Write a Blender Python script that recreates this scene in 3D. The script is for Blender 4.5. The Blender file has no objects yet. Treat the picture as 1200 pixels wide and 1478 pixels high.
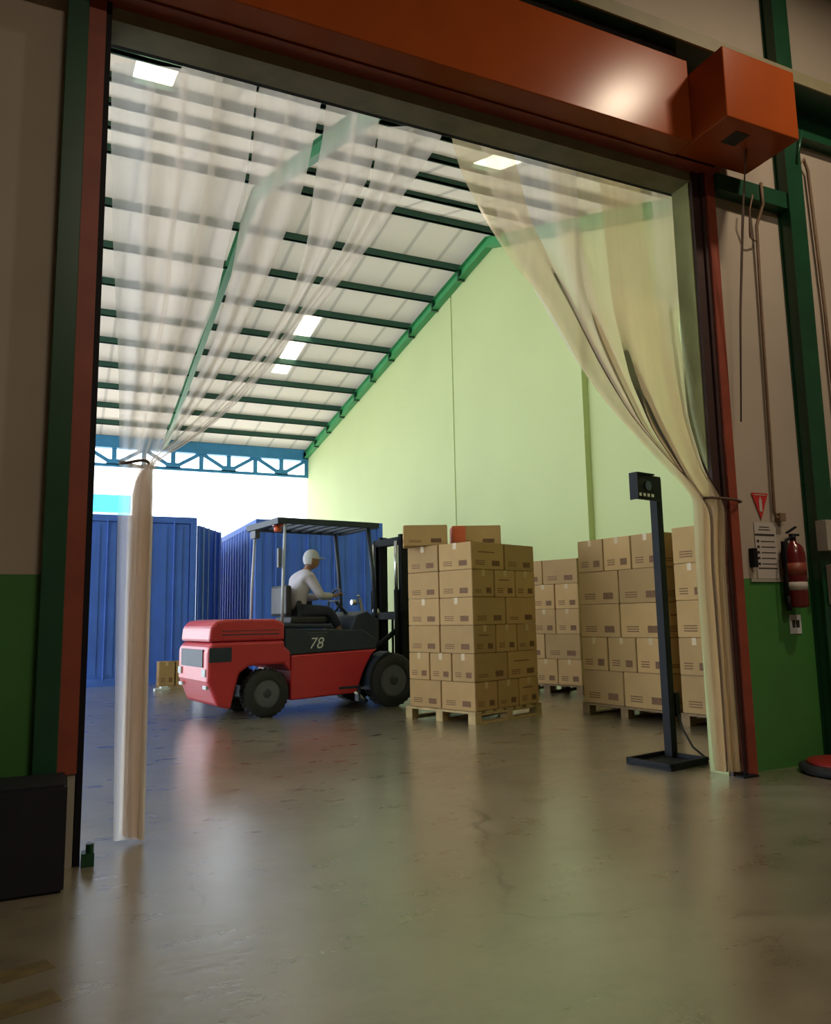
import bpy, bmesh, math, random
from mathutils import Vector, Matrix
random.seed(7)
S = bpy.context.scene
COL = S.collection
PI = math.pi

# ---------------------------------------------------------------- camera
cam_d = bpy.data.cameras.new('camera'); cam = bpy.data.objects.new('camera', cam_d); COL.objects.link(cam)
yaw, pitch, roll = 0.4268834, 0.1356167, -0.0181872
F = Vector((math.sin(yaw)*math.cos(pitch), math.cos(yaw)*math.cos(pitch), math.sin(pitch)))
R0 = Vector((math.cos(yaw), -math.sin(yaw), 0)); U0 = R0.cross(F)
R = R0*math.cos(roll) + U0*math.sin(roll); U = -R0*math.sin(roll) + U0*math.cos(roll)
m = Matrix((R, U, -F)).transposed().to_4x4(); m.translation = Vector((-0.10285, -4.16758, 1.12))
cam.matrix_world = m
cam_d.sensor_fit = 'VERTICAL'; cam_d.sensor_height = 36.0; cam_d.lens = 36.0*1116.75/1478.0
cam_d.clip_start = 0.05; cam_d.clip_end = 300
S.camera = cam

# ---------------------------------------------------------------- world, sun, lamps, exposure
W = bpy.data.worlds.new('daylight'); S.world = W; W.use_nodes = True
bg = W.node_tree.nodes['Background']; bg.inputs[0].default_value = (0.80, 0.90, 1.0, 1); bg.inputs[1].default_value = 4.4
sun_d = bpy.data.lights.new('sun', 'SUN'); sun = bpy.data.objects.new('sun', sun_d); COL.objects.link(sun)
sun_d.energy = 9.5; sun_d.angle = 0.01; sun_d.color = (1.0, 0.95, 0.86)
sun.rotation_euler = Vector((-0.22, -0.14, 0.95)).to_track_quat('Z', 'Y').to_euler()
def lamp(name, loc, e, sx, sy, col):
    d = bpy.data.lights.new(name, 'AREA'); d.energy = e; d.shape = 'RECTANGLE'; d.size = sx; d.size_y = sy; d.color = col
    o = bpy.data.objects.new(name, d); COL.objects.link(o); o.location = loc; return o
lamp('hall_lamp', (5.16, -2.52, 6.6), 84, 0.4, 0.25, (1, .80, .58))
lamp('hall_lamp', (1.6, -6.8, 6.8), 150, 1.5, 0.5, (1, .82, .62))
S.view_settings.view_transform = 'Standard'; S.view_settings.look = 'None'
S.view_settings.gamma = 1.0; S.view_settings.use_curve_mapping = False
S.view_settings.exposure = 0.26
S.cycles.use_denoising = True
S.cycles.transparent_max_bounces = 32
S.cycles.max_bounces = 10; S.cycles.diffuse_bounces = 5
S.cycles.caustics_reflective = False; S.cycles.caustics_refractive = False

# ---------------------------------------------------------------- materials
def nodes(name):
    mt = bpy.data.materials.new(name); mt.use_nodes = True
    nt = mt.node_tree; return mt, nt, nt.nodes, nt.links, nt.nodes['Principled BSDF']
def ramp(N, stops):
    r = N.new('ShaderNodeValToRGB'); e = r.color_ramp.elements
    e[0].position, e[0].color = stops[0][0], (*stops[0][1], 1)
    e[1].position, e[1].color = stops[-1][0], (*stops[-1][1], 1)
    for p, c in stops[1:-1]:
        x = e.new(p); x.color = (*c, 1)
    return r
def mat(name, col, rough=.5, metal=0., var=.12, scale=6., bump=0., coat=0., rnd=0., spec=.5):
    mt, nt, N, Lk, P = nodes(name)
    tc = N.new('ShaderNodeTexCoord'); no = N.new('ShaderNodeTexNoise')
    no.inputs['Scale'].default_value = scale; no.inputs['Detail'].default_value = 5
    Lk.new(tc.outputs['Object'], no.inputs['Vector'])
    lo = tuple(c*(1-var) for c in col); hi = tuple(min(1, c*(1+var)) for c in col)
    r = ramp(N, [(.3, lo), (.7, hi)]); Lk.new(no.outputs['Fac'], r.inputs['Fac'])
    out = r.outputs['Color']
    if rnd:
        oi = N.new('ShaderNodeObjectInfo'); hs = N.new('ShaderNodeHueSaturation')
        mr = N.new('ShaderNodeMapRange'); mr.inputs[3].default_value = 1-rnd; mr.inputs[4].default_value = 1+rnd
        Lk.new(oi.outputs['Random'], mr.inputs[0]); Lk.new(mr.outputs[0], hs.inputs['Value']); Lk.new(out, hs.inputs['Color'])
        out = hs.outputs['Color']
    Lk.new(out, P.inputs['Base Color'])
    P.inputs['Roughness'].default_value = rough; P.inputs['Metallic'].default_value = metal
    P.inputs['Specular IOR Level'].default_value = spec
    if coat: P.inputs['Coat Weight'].default_value = coat; P.inputs['Coat Roughness'].default_value = .15
    if bump:
        b = N.new('ShaderNodeBump'); b.inputs['Strength'].default_value = bump; b.inputs['Distance'].default_value = .02
        Lk.new(no.outputs['Fac'], b.inputs['Height']); Lk.new(b.outputs[0], P.inputs['Normal'])
    return mt

M = {}
M['wall_cream'] = mat('cream_paint', (.43, .37, .30), .7, var=.06, scale=1.5, bump=.05)
M['wall_green'] = mat('green_wainscot_paint', (.055, .21, .045), .55, var=.08, scale=2)
M['gable'] = mat('pale_green_paint', (.52, .58, .27), .75, var=.03, scale=.6)
M['steel_green'] = mat('green_steel_paint', (.010, .066, .030), .35, var=.15, scale=4)
M['purlin'] = mat('purlin_green_paint', (.018, .075, .05), .5, var=.1, scale=3)
M['gable_steel'] = mat('bright_green_steel', (.05, .30, .10), .45, var=.08, scale=3)
M['truss'] = mat('green_steel_flare_blue', (.045, .24, .46), .5, var=.08, scale=3)  # green steel, with the blue of lens flare put into its colour
M['orange'] = mat('orange_paint', (.32, .064, .012), .24, var=.06, scale=3, spec=.16)
M['orange_frame'] = mat('orange_frame_paint', (.26, .055, .030), .5, var=.15, scale=5)
M['black_steel'] = mat('black_steel', (.008, .009, .012), .6, var=.2, scale=8, spec=.2)
M['dark_gap'] = mat('dark_brown_gap_fill', (.014, .011, .008), .6, var=.2)
M['lintel'] = mat('lintel_olive', (.22, .205, .13), .7, var=.15, scale=6)
M['ledge'] = mat('ledge_olive', (.20, .18, .10), .6, var=.1)
M['rubber'] = mat('black_rubber', (.018, .019, .022), .75, var=.2, scale=20, bump=.1)
M['navy_block'] = mat('navy_block', (.006, .008, .016), .7, var=.2, scale=6)
M['fork_red'] = mat('truck_red_paint', (.52, .028, .045), .35, var=.05, scale=3, coat=.3)
M['fork_dark'] = mat('truck_dark_plastic', (.020, .032, .055), .5, var=.1)
M['fork_metal'] = mat('bright_steel', (.62, .64, .68), .25, 1., var=.05)
M['rim'] = mat('wheel_rim_grey', (.10, .11, .14), .5, var=.1)
M['seat'] = mat('black_vinyl', (.02, .02, .025), .5)
M['carton'] = mat('brown_cardboard', (.44, .275, .115), .8, var=.06, scale=3, rnd=.16)
M['print'] = mat('carton_print', (.17, .085, .04), .8, var=.3, scale=60)
M['tape'] = mat('packing_tape', (.52, .38, .20), .35, var=.05)
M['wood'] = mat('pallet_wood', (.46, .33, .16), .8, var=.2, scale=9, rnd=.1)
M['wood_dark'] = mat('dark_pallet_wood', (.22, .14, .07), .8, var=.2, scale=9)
M['container'] = mat('container_flare_blue', (.06, .16, .64), .55, var=.10, scale=2)  # navy paint made brighter: blue flare glow is mixed into the colour
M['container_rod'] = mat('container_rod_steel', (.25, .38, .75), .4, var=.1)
M['ext_red'] = mat('extinguisher_red', (.13, .008, .010), .3, var=.05, coat=.4)
M['paper'] = mat('paper_white', (.50, .46, .42), .6, var=.04)
M['ink'] = mat('ink_dark', (.03, .025, .022), .7)
M['sign_red'] = mat('sign_red', (.50, .03, .03), .5)
M['box_white'] = mat('box_offwhite', (.38, .36, .30), .5, var=.05)
M['conduit'] = mat('conduit_brown', (.20, .13, .08), .6, var=.2, scale=10)
M['rope'] = mat('rope_brown', (.10, .065, .045), .8, var=.2, scale=30)
M['cable'] = mat('black_cable', (.01, .01, .01), .5)
M['white_icon'] = mat('icon_white', (.75, .78, .8), .5)
M['lens'] = mat('blue_lens', (.03, .05, .12), .1)
M['skin'] = mat('skin', (.34, .19, .13), .6, var=.05)
M['shirt'] = mat('pale_shirt', (.50, .47, .55), .8, var=.06)
M['cap'] = mat('white_cap', (.62, .64, .70), .8, var=.05)
M['trousers'] = mat('dark_trousers', (.03, .035, .06), .85)
M['cyan'] = mat('cyan_fascia', (.02, .52, .72), .5, var=.03)
M['far_wall'] = mat('far_white_wall', (.75, .76, .78), .8, var=.03)
M['red_base'] = mat('faded_red_plastic', (.30, .018, .018), .45, var=.1)
M['orange_tag'] = mat('orange_tag', (.75, .16, .07), .6, var=.1)
M['tag_white'] = mat('tag_white', (.62, .66, .70), .6)
M['room_dark'] = mat('hall_wall_brown', (.22, .19, .15), .8)
M['lamp_orange'] = mat('orange_lens', (.7, .12, .04), .3)
M['rafter'] = mat('mid_green_steel', (.025, .16, .06), .5, var=.1, scale=3)
M['slot'] = mat('dark_red_brown_steel', (.040, .016, .014), .6, var=.2)
M['leg_bright'] = mat('pale_painted_tube', (.50, .54, .66), .4, var=.05)
M['jamb'] = mat('jamb_green_paint', (.40, .45, .20), .6, var=.1)

# roof sheeting: whitish translucent ribbed sheet
def roof_mat(name, col, tr, seams=True):
    mt, nt, N, Lk, P = nodes(name)
    out = N['Material Output']; tc = N.new('ShaderNodeTexCoord')
    w = N.new('ShaderNodeTexWave'); w.wave_type = 'BANDS'; w.bands_direction = 'X'; w.inputs['Scale'].default_value = .36
    w.inputs['Distortion'].default_value = 0
    Lk.new(tc.outputs['Object'], w.inputs['Vector'])
    r = ramp(N, [(0, tuple(c*.74 for c in col)), (.05, col)]) if seams else ramp(N, [(0, col), (1, col)])
    Lk.new(w.outputs['Fac'], r.inputs['Fac'])
    d = N.new('ShaderNodeBsdfDiffuse'); t = N.new('ShaderNodeBsdfTranslucent'); mx = N.new('ShaderNodeMixShader')
    Lk.new(r.outputs['Color'], d.inputs['Color']); Lk.new(r.outputs['Color'], t.inputs['Color'])
    mx.inputs[0].default_value = tr
    Lk.new(d.outputs[0], mx.inputs[1]); Lk.new(t.outputs[0], mx.inputs[2]); Lk.new(mx.outputs[0], out.inputs['Surface'])
    return mt
M['roof'] = roof_mat('translucent_roof_sheet', (.82, .755, .69), .13)
M['skylight'] = roof_mat('clear_skylight_sheet', (.95, .93, .80), .75, False)

# clear PVC strip
def pvc_mat(name, base, alpha_n, tint):
    mt, nt, N, Lk, P = nodes(name)
    out = N['Material Output']
    tc = N.new('ShaderNodeTexCoord'); no = N.new('ShaderNodeTexNoise'); no.inputs['Scale'].default_value = 3
    mp = N.new('ShaderNodeMapping'); mp.inputs['Scale'].default_value = (2.2, 1, .25)
    Lk.new(tc.outputs['Object'], mp.inputs['Vector']); Lk.new(mp.outputs[0], no.inputs['Vector'])
    mr = N.new('ShaderNodeMapRange'); mr.inputs[1].default_value = .35; mr.inputs[2].default_value = .65
    mr.inputs[3].default_value = alpha_n*.88; mr.inputs[4].default_value = alpha_n*1.12
    Lk.new(no.outputs['Fac'], mr.inputs[0])
    tr = N.new('ShaderNodeBsdfTransparent'); tr.inputs[0].default_value = (*tint, 1)
    d = N.new('ShaderNodeBsdfDiffuse'); d.inputs[0].default_value = (*base, 1)
    tl = N.new('ShaderNodeBsdfTranslucent'); tl.inputs[0].default_value = (*base, 1)
    m1 = N.new('ShaderNodeMixShader'); m1.inputs[0].default_value = .72
    Lk.new(d.outputs[0], m1.inputs[1]); Lk.new(tl.outputs[0], m1.inputs[2])
    m2 = N.new('ShaderNodeMixShader'); Lk.new(mr.outputs[0], m2.inputs[0]); Lk.new(tr.outputs[0], m2.inputs[1]); Lk.new(m1.outputs[0], m2.inputs[2])
    g = N.new('ShaderNodeBsdfGlossy'); g.inputs['Roughness'].default_value = .18
    fr = N.new('ShaderNodeLayerWeight'); fr.inputs[0].default_value = .12
    m3 = N.new('ShaderNodeMixShader'); Lk.new(fr.outputs['Fresnel'], m3.inputs[0]); Lk.new(m2.outputs[0], m3.inputs[1]); Lk.new(g.outputs[0], m3.inputs[2])
    Lk.new(m3.outputs[0], out.inputs['Surface'])
    return mt
M['pvc'] = pvc_mat('clear_pvc', (.97, .86, .77), .44, (.99, .97, .94))
M['pvc_clear'] = pvc_mat('clear_pvc_fresh', (.95, .90, .87), .40, (.98, .98, .98))
M['pvc_yellow'] = pvc_mat('yellowed_pvc', (.90, .72, .44), .44, (.98, .95, .86))
M['windscreen'] = pvc_mat('rear_screen', (.5, .6, .9), .10, (.9, .95, 1))

def floor_mat():
    mt, nt, N, Lk, P = nodes('worn_concrete')
    tc = N.new('ShaderNodeTexCoord')
    def noise(sc, det, vec=None, rough=.6):
        n = N.new('ShaderNodeTexNoise'); n.inputs['Scale'].default_value = sc; n.inputs['Detail'].default_value = det
        n.inputs['Roughness'].default_value = rough
        Lk.new(vec or tc.outputs['Object'], n.inputs['Vector']); return n
    mpn = N.new('ShaderNodeMapping'); mpn.inputs['Scale'].default_value = (.75, 1.5, 1); mpn.inputs['Rotation'].default_value = (0, 0, -.42); Lk.new(tc.outputs['Object'], mpn.inputs['Vector'])
    n1 = noise(.7, 6); n2 = noise(3.4, 9, mpn.outputs[0], rough=.72); n3 = noise(18, 5)
    r1 = ramp(N, [(.30, (.16, .137, .092)), (.50, (.235, .203, .140)), (.70, (.31, .27, .195))])
    Lk.new(n1.outputs['Fac'], r1.inputs['Fac'])
    r2 = ramp(N, [(.33, (.66, .64, .61)), (.56, (1, 1, 1)), (.75, (1.0, .98, .95))]); Lk.new(n2.outputs['Fac'], r2.inputs['Fac'])
    mu = N.new('ShaderNodeMix'); mu.data_type = 'RGBA'; mu.blend_type = 'MULTIPLY'; mu.inputs[0].default_value = .8
    Lk.new(r1.outputs[0], mu.inputs[6]); Lk.new(r2.outputs[0], mu.inputs[7])
    # cracks
    mp = N.new('ShaderNodeMapping'); mp.inputs['Scale'].default_value = (.33, .33, 1)
    dn = noise(2.2, 3); va = N.new('ShaderNodeVectorMath'); va.operation = 'MULTIPLY_ADD'
    va.inputs[1].default_value = (.35, .35, 0); Lk.new(dn.outputs['Color'], va.inputs[0]); Lk.new(tc.outputs['Object'], va.inputs[2])
    Lk.new(va.outputs[0], mp.inputs['Vector'])
    vo = N.new('ShaderNodeTexVoronoi'); vo.feature = 'DISTANCE_TO_EDGE'; vo.inputs['Scale'].default_value = 1
    Lk.new(mp.outputs[0], vo.inputs['Vector'])
    rc = ramp(N, [(.0, (.35, .32, .3)), (.005, (1, 1, 1))]); Lk.new(vo.outputs['Distance'], rc.inputs['Fac'])
    mk = noise(.8, 3); rk = ramp(N, [(.55, (0, 0, 0)), (.66, (1, 1, 1))]); Lk.new(mk.outputs['Fac'], rk.inputs['Fac'])
    mc = N.new('ShaderNodeMix'); mc.data_type = 'RGBA'; mc.blend_type = 'MULTIPLY'
    Lk.new(rk.outputs[0], mc.inputs[0]); Lk.new(mu.outputs[2], mc.inputs[6]); Lk.new(rc.outputs[0], mc.inputs[7])
    Lk.new(mc.outputs[2], P.inputs['Base Color'])
    rr = N.new('ShaderNodeMapRange'); rr.inputs[1].default_value = .3; rr.inputs[2].default_value = .7
    rr.inputs[3].default_value = .22; rr.inputs[4].default_value = .44
    Lk.new(n2.outputs['Fac'], rr.inputs[0]); Lk.new(rr.outputs[0], P.inputs['Roughness'])
    P.inputs['Specular IOR Level'].default_value = .7
    P.inputs['Coat Weight'].default_value = 1.0; P.inputs['Coat Roughness'].default_value = .17; P.inputs['Coat IOR'].default_value = 1.7
    b = N.new('ShaderNodeBump'); b.inputs['Strength'].default_value = .22; b.inputs['Distance'].default_value = .012
    Lk.new(n2.outputs['Fac'], b.inputs['Height']); Lk.new(b.outputs[0], P.inputs['Normal']); Lk.new(b.outputs[0], P.inputs['Coat Normal'])
    return mt
M['floor'] = floor_mat()
M['yard'] = mat('yard_concrete', (.55, .53, .50), .8, var=.08, scale=.5)
M['yellow_line'] = mat('worn_yellow_paint', (.13, .095, .03), .6, var=.45, scale=14)

# ---------------------------------------------------------------- helpers
def bx(bm, x0, x1, y0, y1, z0, z1, mi=0, mtx=None):
    vs = [bm.verts.new((x, y, z)) for x in (x0, x1) for y in (y0, y1) for z in (z0, z1)]
    if mtx: 
        for v in vs: v.co = mtx @ v.co
    for q in ((0,1,3,2), (4,6,7,5), (0,4,5,1), (2,3,7,6), (0,2,6,4), (1,5,7,3)):
        f = bm.faces.new([vs[i] for i in q]); f.material_index = mi
    return vs
def cyl(bm, a, b, r, r2=None, seg=16, mi=0, cap=True):
    a, b = Vector(a), Vector(b); r2 = r if r2 is None else r2
    q = (b-a).to_track_quat('Z', 'Y')
    A = [bm.verts.new(a + q @ Vector((r*math.cos(t), r*math.sin(t), 0))) for t in [2*PI*i/seg for i in range(seg)]]
    B = [bm.verts.new(b + q @ Vector((r2*math.cos(t), r2*math.sin(t), 0))) for t in [2*PI*i/seg for i in range(seg)]]
    for i in range(seg):
        f = bm.faces.new((A[i], A[(i+1) % seg], B[(i+1) % seg], B[i])); f.material_index = mi; f.smooth = seg > 8
    if cap:
        f = bm.faces.new(A[::-1]); f.material_index = mi
        f = bm.faces.new(B); f.material_index = mi
def tube(bm, pts, r, seg=8, mi=0, closed=False):
    pts = [Vector(p) for p in pts]; rings = []
    n = len(pts)
    for i, p in enumerate(pts):
        if closed: t = pts[(i+1) % n]-pts[i-1]
        else: t = pts[min(i+1, n-1)]-pts[max(i-1, 0)]
        q = t.to_track_quat('Z', 'Y')
        rings.append([bm.verts.new(p + q @ Vector((r*math.cos(2*PI*k/seg), r*math.sin(2*PI*k/seg), 0))) for k in range(seg)])
    for i in range(n if closed else n-1):
        A, B = rings[i], rings[(i+1) % n]
        off = 0
        if closed and i == n-1:
            off = min(range(seg), key=lambda s: (A[0].co-B[s].co).length)
        for k in range(seg):
            f = bm.faces.new((A[k], A[(k+1) % seg], B[(k+1+off) % seg], B[(k+off) % seg])); f.smooth = True; f.material_index = mi
    if not closed:
        bm.faces.new(rings[0][::-1]).material_index = mi; bm.faces.new(rings[-1]).material_index = mi
def prism(bm, poly, y0, y1, mi=0):      # poly of (x,z), extruded along y
    A = [bm.verts.new((x, y0, z)) for x, z in poly]; B = [bm.verts.new((x, y1, z)) for x, z in poly]
    n = len(poly)
    bm.faces.new(A).material_index = mi; bm.faces.new(B[::-1]).material_index = mi
    for i in range(n):
        bm.faces.new((A[i], B[i], B[(i+1) % n], A[(i+1) % n])).material_index = mi
def lathe(bm, prof, c, axis='Z', seg=24, mi=0, cap=True):   # prof of (r, h)
    rings = []
    for r, hh in prof:
        ring = []
        for k in range(seg):
            a = 2*PI*k/seg; x, y = r*math.cos(a), r*math.sin(a)
            co = {'Z': (x, y, hh), 'Y': (x, hh, y), 'X': (hh, x, y)}[axis]
            ring.append(bm.verts.new(Vector(c)+Vector(co)))
        rings.append(ring)
    for A, B in zip(rings, rings[1:]):
        for k in range(seg):
            f = bm.faces.new((A[k], A[(k+1) % seg], B[(k+1) % seg], B[k])); f.smooth = True; f.material_index = mi
    for rg in ((rings[0], rings[-1]) if cap else ()):
        f = bm.faces.new(rg); f.material_index = mi
def obj(name, bm, mats, parent=None, bevel=0., rot=None, loc=None):
    bmesh.ops.recalc_face_normals(bm, faces=bm.faces[:])
    me = bpy.data.meshes.new(name); bm.to_mesh(me); bm.free()
    for x in (mats if isinstance(mats, (list, tuple)) else [mats]): me.materials.append(M[x])
    o = bpy.data.objects.new(name, me); COL.objects.link(o)
    if parent: o.parent = parent
    if bevel:
        b = o.modifiers.new('bevel', 'BEVEL'); b.width = bevel; b.segments = 2; b.limit_method = 'ANGLE'
    if loc: o.location = loc
    if rot: o.rotation_euler = rot
    return o
def tag(o, label, cat, group=None):
    o['label'] = label; o['category'] = cat
    if group: o['group'] = group
    return o
def thing(name, label, cat, loc=(0, 0, 0), rz=0, group=None):
    o = bpy.data.objects.new(name, None); COL.objects.link(o); o.location = loc; o.rotation_euler = (0, 0, rz)
    o.empty_display_size = .1
    return tag(o, label, cat, group)
def struct(name, bm, mats, parent=None, bevel=0.):
    o = obj(name, bm, mats, parent, bevel)
    if not parent: o['kind'] = 'structure'
    return o
def box_obj(name, b, mats, parent=None, bevel=0., **k):
    bm = bmesh.new(); bx(bm, *b); return obj(name, bm, mats, parent, bevel, **k)
def new(): return bmesh.new()

# ================================================================ STRUCTURE
DW, DH, WT = 4.15, 4.41, .17          # doorway width, height, wall thickness
bm = new(); bx(bm, -14, 12, -12, 26, -.2, 0)
struct('floor', bm, 'floor')
bm = new(); bx(bm, -60, 60, 26, 90, -.2, -.005)
struct('ground_yard', bm, 'yard')

# wall with the doorway: hall side cream over green wainscot, warehouse side pale green
bm = new(); zt = 7.2; wz = 1.36
for x0, x1 in ((-5, 0), (DW, 9)):
    bx(bm, x0, x1, 0, .08, 0, wz, 1); bx(bm, x0, x1, 0, .08, wz, zt, 0); bx(bm, x0, x1, .08, WT, 0, zt, 2)
bx(bm, 0, DW, 0, .08, DH, zt, 0); bx(bm, 0, DW, .08, WT, DH, zt, 2)
struct('wall_front', bm, ['wall_cream', 'wall_green', 'gable'])
bm = new(); bx(bm, -12, -5, 0, WT, 0, 6); struct('wall_front_extension', bm, 'gable')
bm = new(); bx(bm, -.0, DW, -.002, WT+.002, DH-.02, DH-.0005)
struct('trim_1', bm, 'lintel')
bm = new(); bx(bm, 0, DW, -.02, 0, DH-.02, DH+.07)
bx(bm, 0, DW, -.035, 0, DH+.07, DH+.085)
struct('trim_2', bm, 'lintel')
bm = new(); bx(bm, DW-.012, DW-.0005, .0, WT+.002, 0, DH-.02); struct('trim_3', bm, 'jamb')
bm = new(); bx(bm, 0.0005, .012, .0, WT+.002, 0, DH-.02); struct('trim_4', bm, 'black_steel')

# hall shell behind and around the camera
bm = new(); bx(bm, -5.15, -5, -11, 0, 0, zt); struct('wall_left', bm, 'room_dark')
bm = new(); bx(bm, 9, 9.15, -11, 0, 0, zt); struct('wall_right', bm, 'room_dark')
bm = new(); bx(bm, -5.15, 9.15, -11.15, -11, 0, zt); struct('wall_back', bm, 'room_dark')
bm = new(); bx(bm, -5.15, 9.15, -11.15, WT, zt, zt+.15); struct('ceiling', bm, 'room_dark')

# warehouse gable wall (right), with ridge
GX = 8.6; RY, RZ = 10.4, 9.9; MN, MF = .366, .137
def roofz(y): return RZ-MN*(RY-y) if y < RY else RZ-MF*(y-RY)
bm = new()
for x in (GX, GX+.2): pass
poly = [(WT, 0), (25.4, 0), (25.4, roofz(25.4)-.04), (RY, roofz(RY)-.04), (WT, roofz(WT)-.04)]
A = [bm.verts.new((GX, y, z)) for y, z in poly]; B = [bm.verts.new((GX+.2, y, z)) for y, z in poly]
bm.faces.new(A); bm.faces.new(B[::-1])
for i in range(5): bm.faces.new((A[i], B[i], B[(i+1) % 5], A[(i+1) % 5]))
struct('wall_gable', bm, 'gable')
bm = new(); bx(bm, GX-.13, GX, 7.15, 7.42, 0, roofz(7.2)-.3); struct('pillar_gable', bm, 'gable')
bm = new(); bx(bm, GX-.02, GX, 12.54, 12.57, 0, roofz(12.5)-.4); struct('trim_5', bm, 'gable')

# roof sheets, cut around the skylights
def sheet(name, x0, x1, y0, y1, mt, dz=0.):
    bm = new(); t = .03
    vs = []
    for x in (x0, x1):
        for y in (y0, y1):
            for k in (0, t): vs.append(bm.verts.new((x, y, roofz(y)+k+dz if not (y == RY) else RZ+k+dz)))
    for q in ((0,1,3,2), (4,6,7,5), (0,4,5,1), (2,3,7,6), (0,2,6,4), (1,5,7,3)): bm.faces.new([vs[i] for i in q])
    return struct(name, bm, mt)
SKX = (.45, .95); SKX2 = (5.5, 6.0)
XL = -12; XR = 8.8
for (y0, y1, holes, k) in ((WT, 4.25, (), 0), (4.25, 5.85, (SKX, SKX2), 1), (5.85, RY, (), 2), (RY, 14.8, (), 3), (14.8, 18.8, (SKX2,), 4), (18.8, 26.2, (), 5)):
    x = XL
    for h in list(holes)+[(XR, None)]:
        sheet('roof', x, h[0], y0, y1, 'roof')
        if h[1] is not None:
            sheet('roof_skylight', h[0], h[1], y0, y1, 'skylight'); x = h[1]

# purlins, each a steel channel along x
def purlin(y, deep):
    z = roofz(y)-.005; bm = new()
    bx(bm, XL, GX-.02, y-.03, y+.03, z-deep, z)
    bx(bm, XL, GX-.02, y-.03, y+.055, z-deep, z-deep+.012)
    struct('roof_purlin', bm, 'purlin')
purlin(9.85, .16)
for y in (8.28, 6.92, 5.76, 4.69, 3.6, 2.4, 1.2): purlin(y, .10)
for k in range(10): purlin(11.80+1.5*k, .17)
# rafters
def rafter(x, w, d, drop, mt, yend=25.2, haunch=True):
    bm = new()
    for (ya, yb) in ((WT, RY), (RY, yend)):
        for (y0, y1) in ((ya, yb),):
            for a, b, c, e in ((-w/2, w/2, 0, .014), (-w/2, w/2, d-.014, d), (-.006, .006, 0, d)):
                vs = []
                for X in (x+a, x+b):
                    for Y in (y0, y1):
                        for dz in (c, e):
                            zz = (RZ if Y == RY else roofz(Y))-drop-dz
                            vs.append(bm.verts.new((X, Y, zz)))
                for q in ((0,1,3,2), (4,6,7,5), (0,4,5,1), (2,3,7,6), (0,2,6,4), (1,5,7,3)): bm.faces.new([vs[i] for i in q])
    struct('roof_rafter', bm, mt)
rafter(3.1, .14, .26, .14, 'rafter')
rafter(-2.4, .18, .30, .18, 'rafter')
rafter(-7.9, .18, .30, .18, 'gable_steel')
rafter(GX-.10, .18, .26, .12, 'gable_steel')
bm = new()
for y in [11.80+1.5*k for k in range(10)]:
    bx(bm, GX-.2, GX-.02, y-.05, y+.02, roofz(y)-.42, roofz(y)-.12)
struct('trim_6', bm, 'steel_green')
# eave truss over the open far side
TY = 25.3
bm = new()
bx(bm, XL, GX, TY-.05, TY+.15, 7.43, roofz(TY)-.02)
bx(bm, XL, GX, TY-.10, TY+.2, 7.40, 7.46)
bx(bm, XL, GX, TY-.05, TY+.05, 6.71, 6.82)
P = 1.025; x = GX-.06; k = 0
def bar(bm, p, q, w=.065):
    p, q = Vector(p), Vector(q); d = (q-p).normalized(); s = Vector((d.z, 0, -d.x))*w
    vs = []
    for X in (p, q):
        for sg in (-1, 1):
            for yy in (-.04, .04): vs.append(bm.verts.new(X+s*sg+Vector((0, yy, 0))))
    for f in ((0,1,3,2), (4,6,7,5), (0,4,5,1), (2,3,7,6), (0,2,6,4), (1,5,7,3)): bm.faces.new([vs[i] for i in f])
while x > XL+1.2:
    bar(bm, (x, TY, 6.8), (x, TY, 7.45), .08)
    if k % 2 == 0: bar(bm, (x, TY, 7.42), (x-P, TY, 6.8))
    else: bar(bm, (x, TY, 6.8), (x-P, TY, 7.42))
    if k % 2 == 1:
        bx(bm, x-.26, x+.26, TY-.05, TY+.05, 6.78, 6.99)
    else: bx(bm, x-.2, x+.2, TY-.05, TY+.05, 7.30, 7.44)
    x -= P; k += 1
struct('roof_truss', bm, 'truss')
for px in (-2.2, -7.9):
    bm = new(); bx(bm, px-.12, px+.12, TY-.12, TY+.12, 0, 7.5); struct('pillar_eave', bm, 'steel_green')

# building across the yard
t = thing('warehouse_building', 'distant white building with cyan roof fascia beyond the open side', 'building', (-4, 40, 0))
box_obj('wall', (-10, 6.4, 0, 6, 0, 7.0), 'far_wall', t)
box_obj('roof_fascia', (-10.2, 7.0, -.3, 6.3, 7.0, 7.92), 'cyan', t)

# ---------------------------------------------------------------- steelwork on the hall side
bm = new(); bx(bm, -.205, -.10, -.09, 0, 0, zt-.02); struct('pillar_door_left', bm, 'steel_green', bevel=.004)
t = thing('door_guide', 'dark orange steel shutter guide on the left jamb of the doorway', 'door frame', (-.055, 0, 0), 0, 'shutter guides'); t.location.y = -.004
box_obj('channel', (-.045, .040, -.06, 0, 0.42, 4.48), 'orange_frame', t)
box_obj('slot', (.040, .068, -.05, 0, 0, 4.48), 'black_steel', t)
box_obj('foot_plate', (-.03, .035, -.05, 0, 0, .42), 'box_white', t)
t = thing('door_guide', 'dark orange steel shutter guide on the right jamb of the doorway', 'door frame', (4.29, -.003, 0), 0, 'shutter guides')
bm = new(); bx(bm, -.035, .045, -.07, 0, 0, 4.48); obj('channel', bm, 'orange_frame', t)
bm = new(); bx(bm, -.145, -.075, -.03, 0, 0, 4.48); bx(bm, -.068, -.037, -.05, 0, 0, 4.48); obj('slot', bm, 'slot', t)

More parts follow.
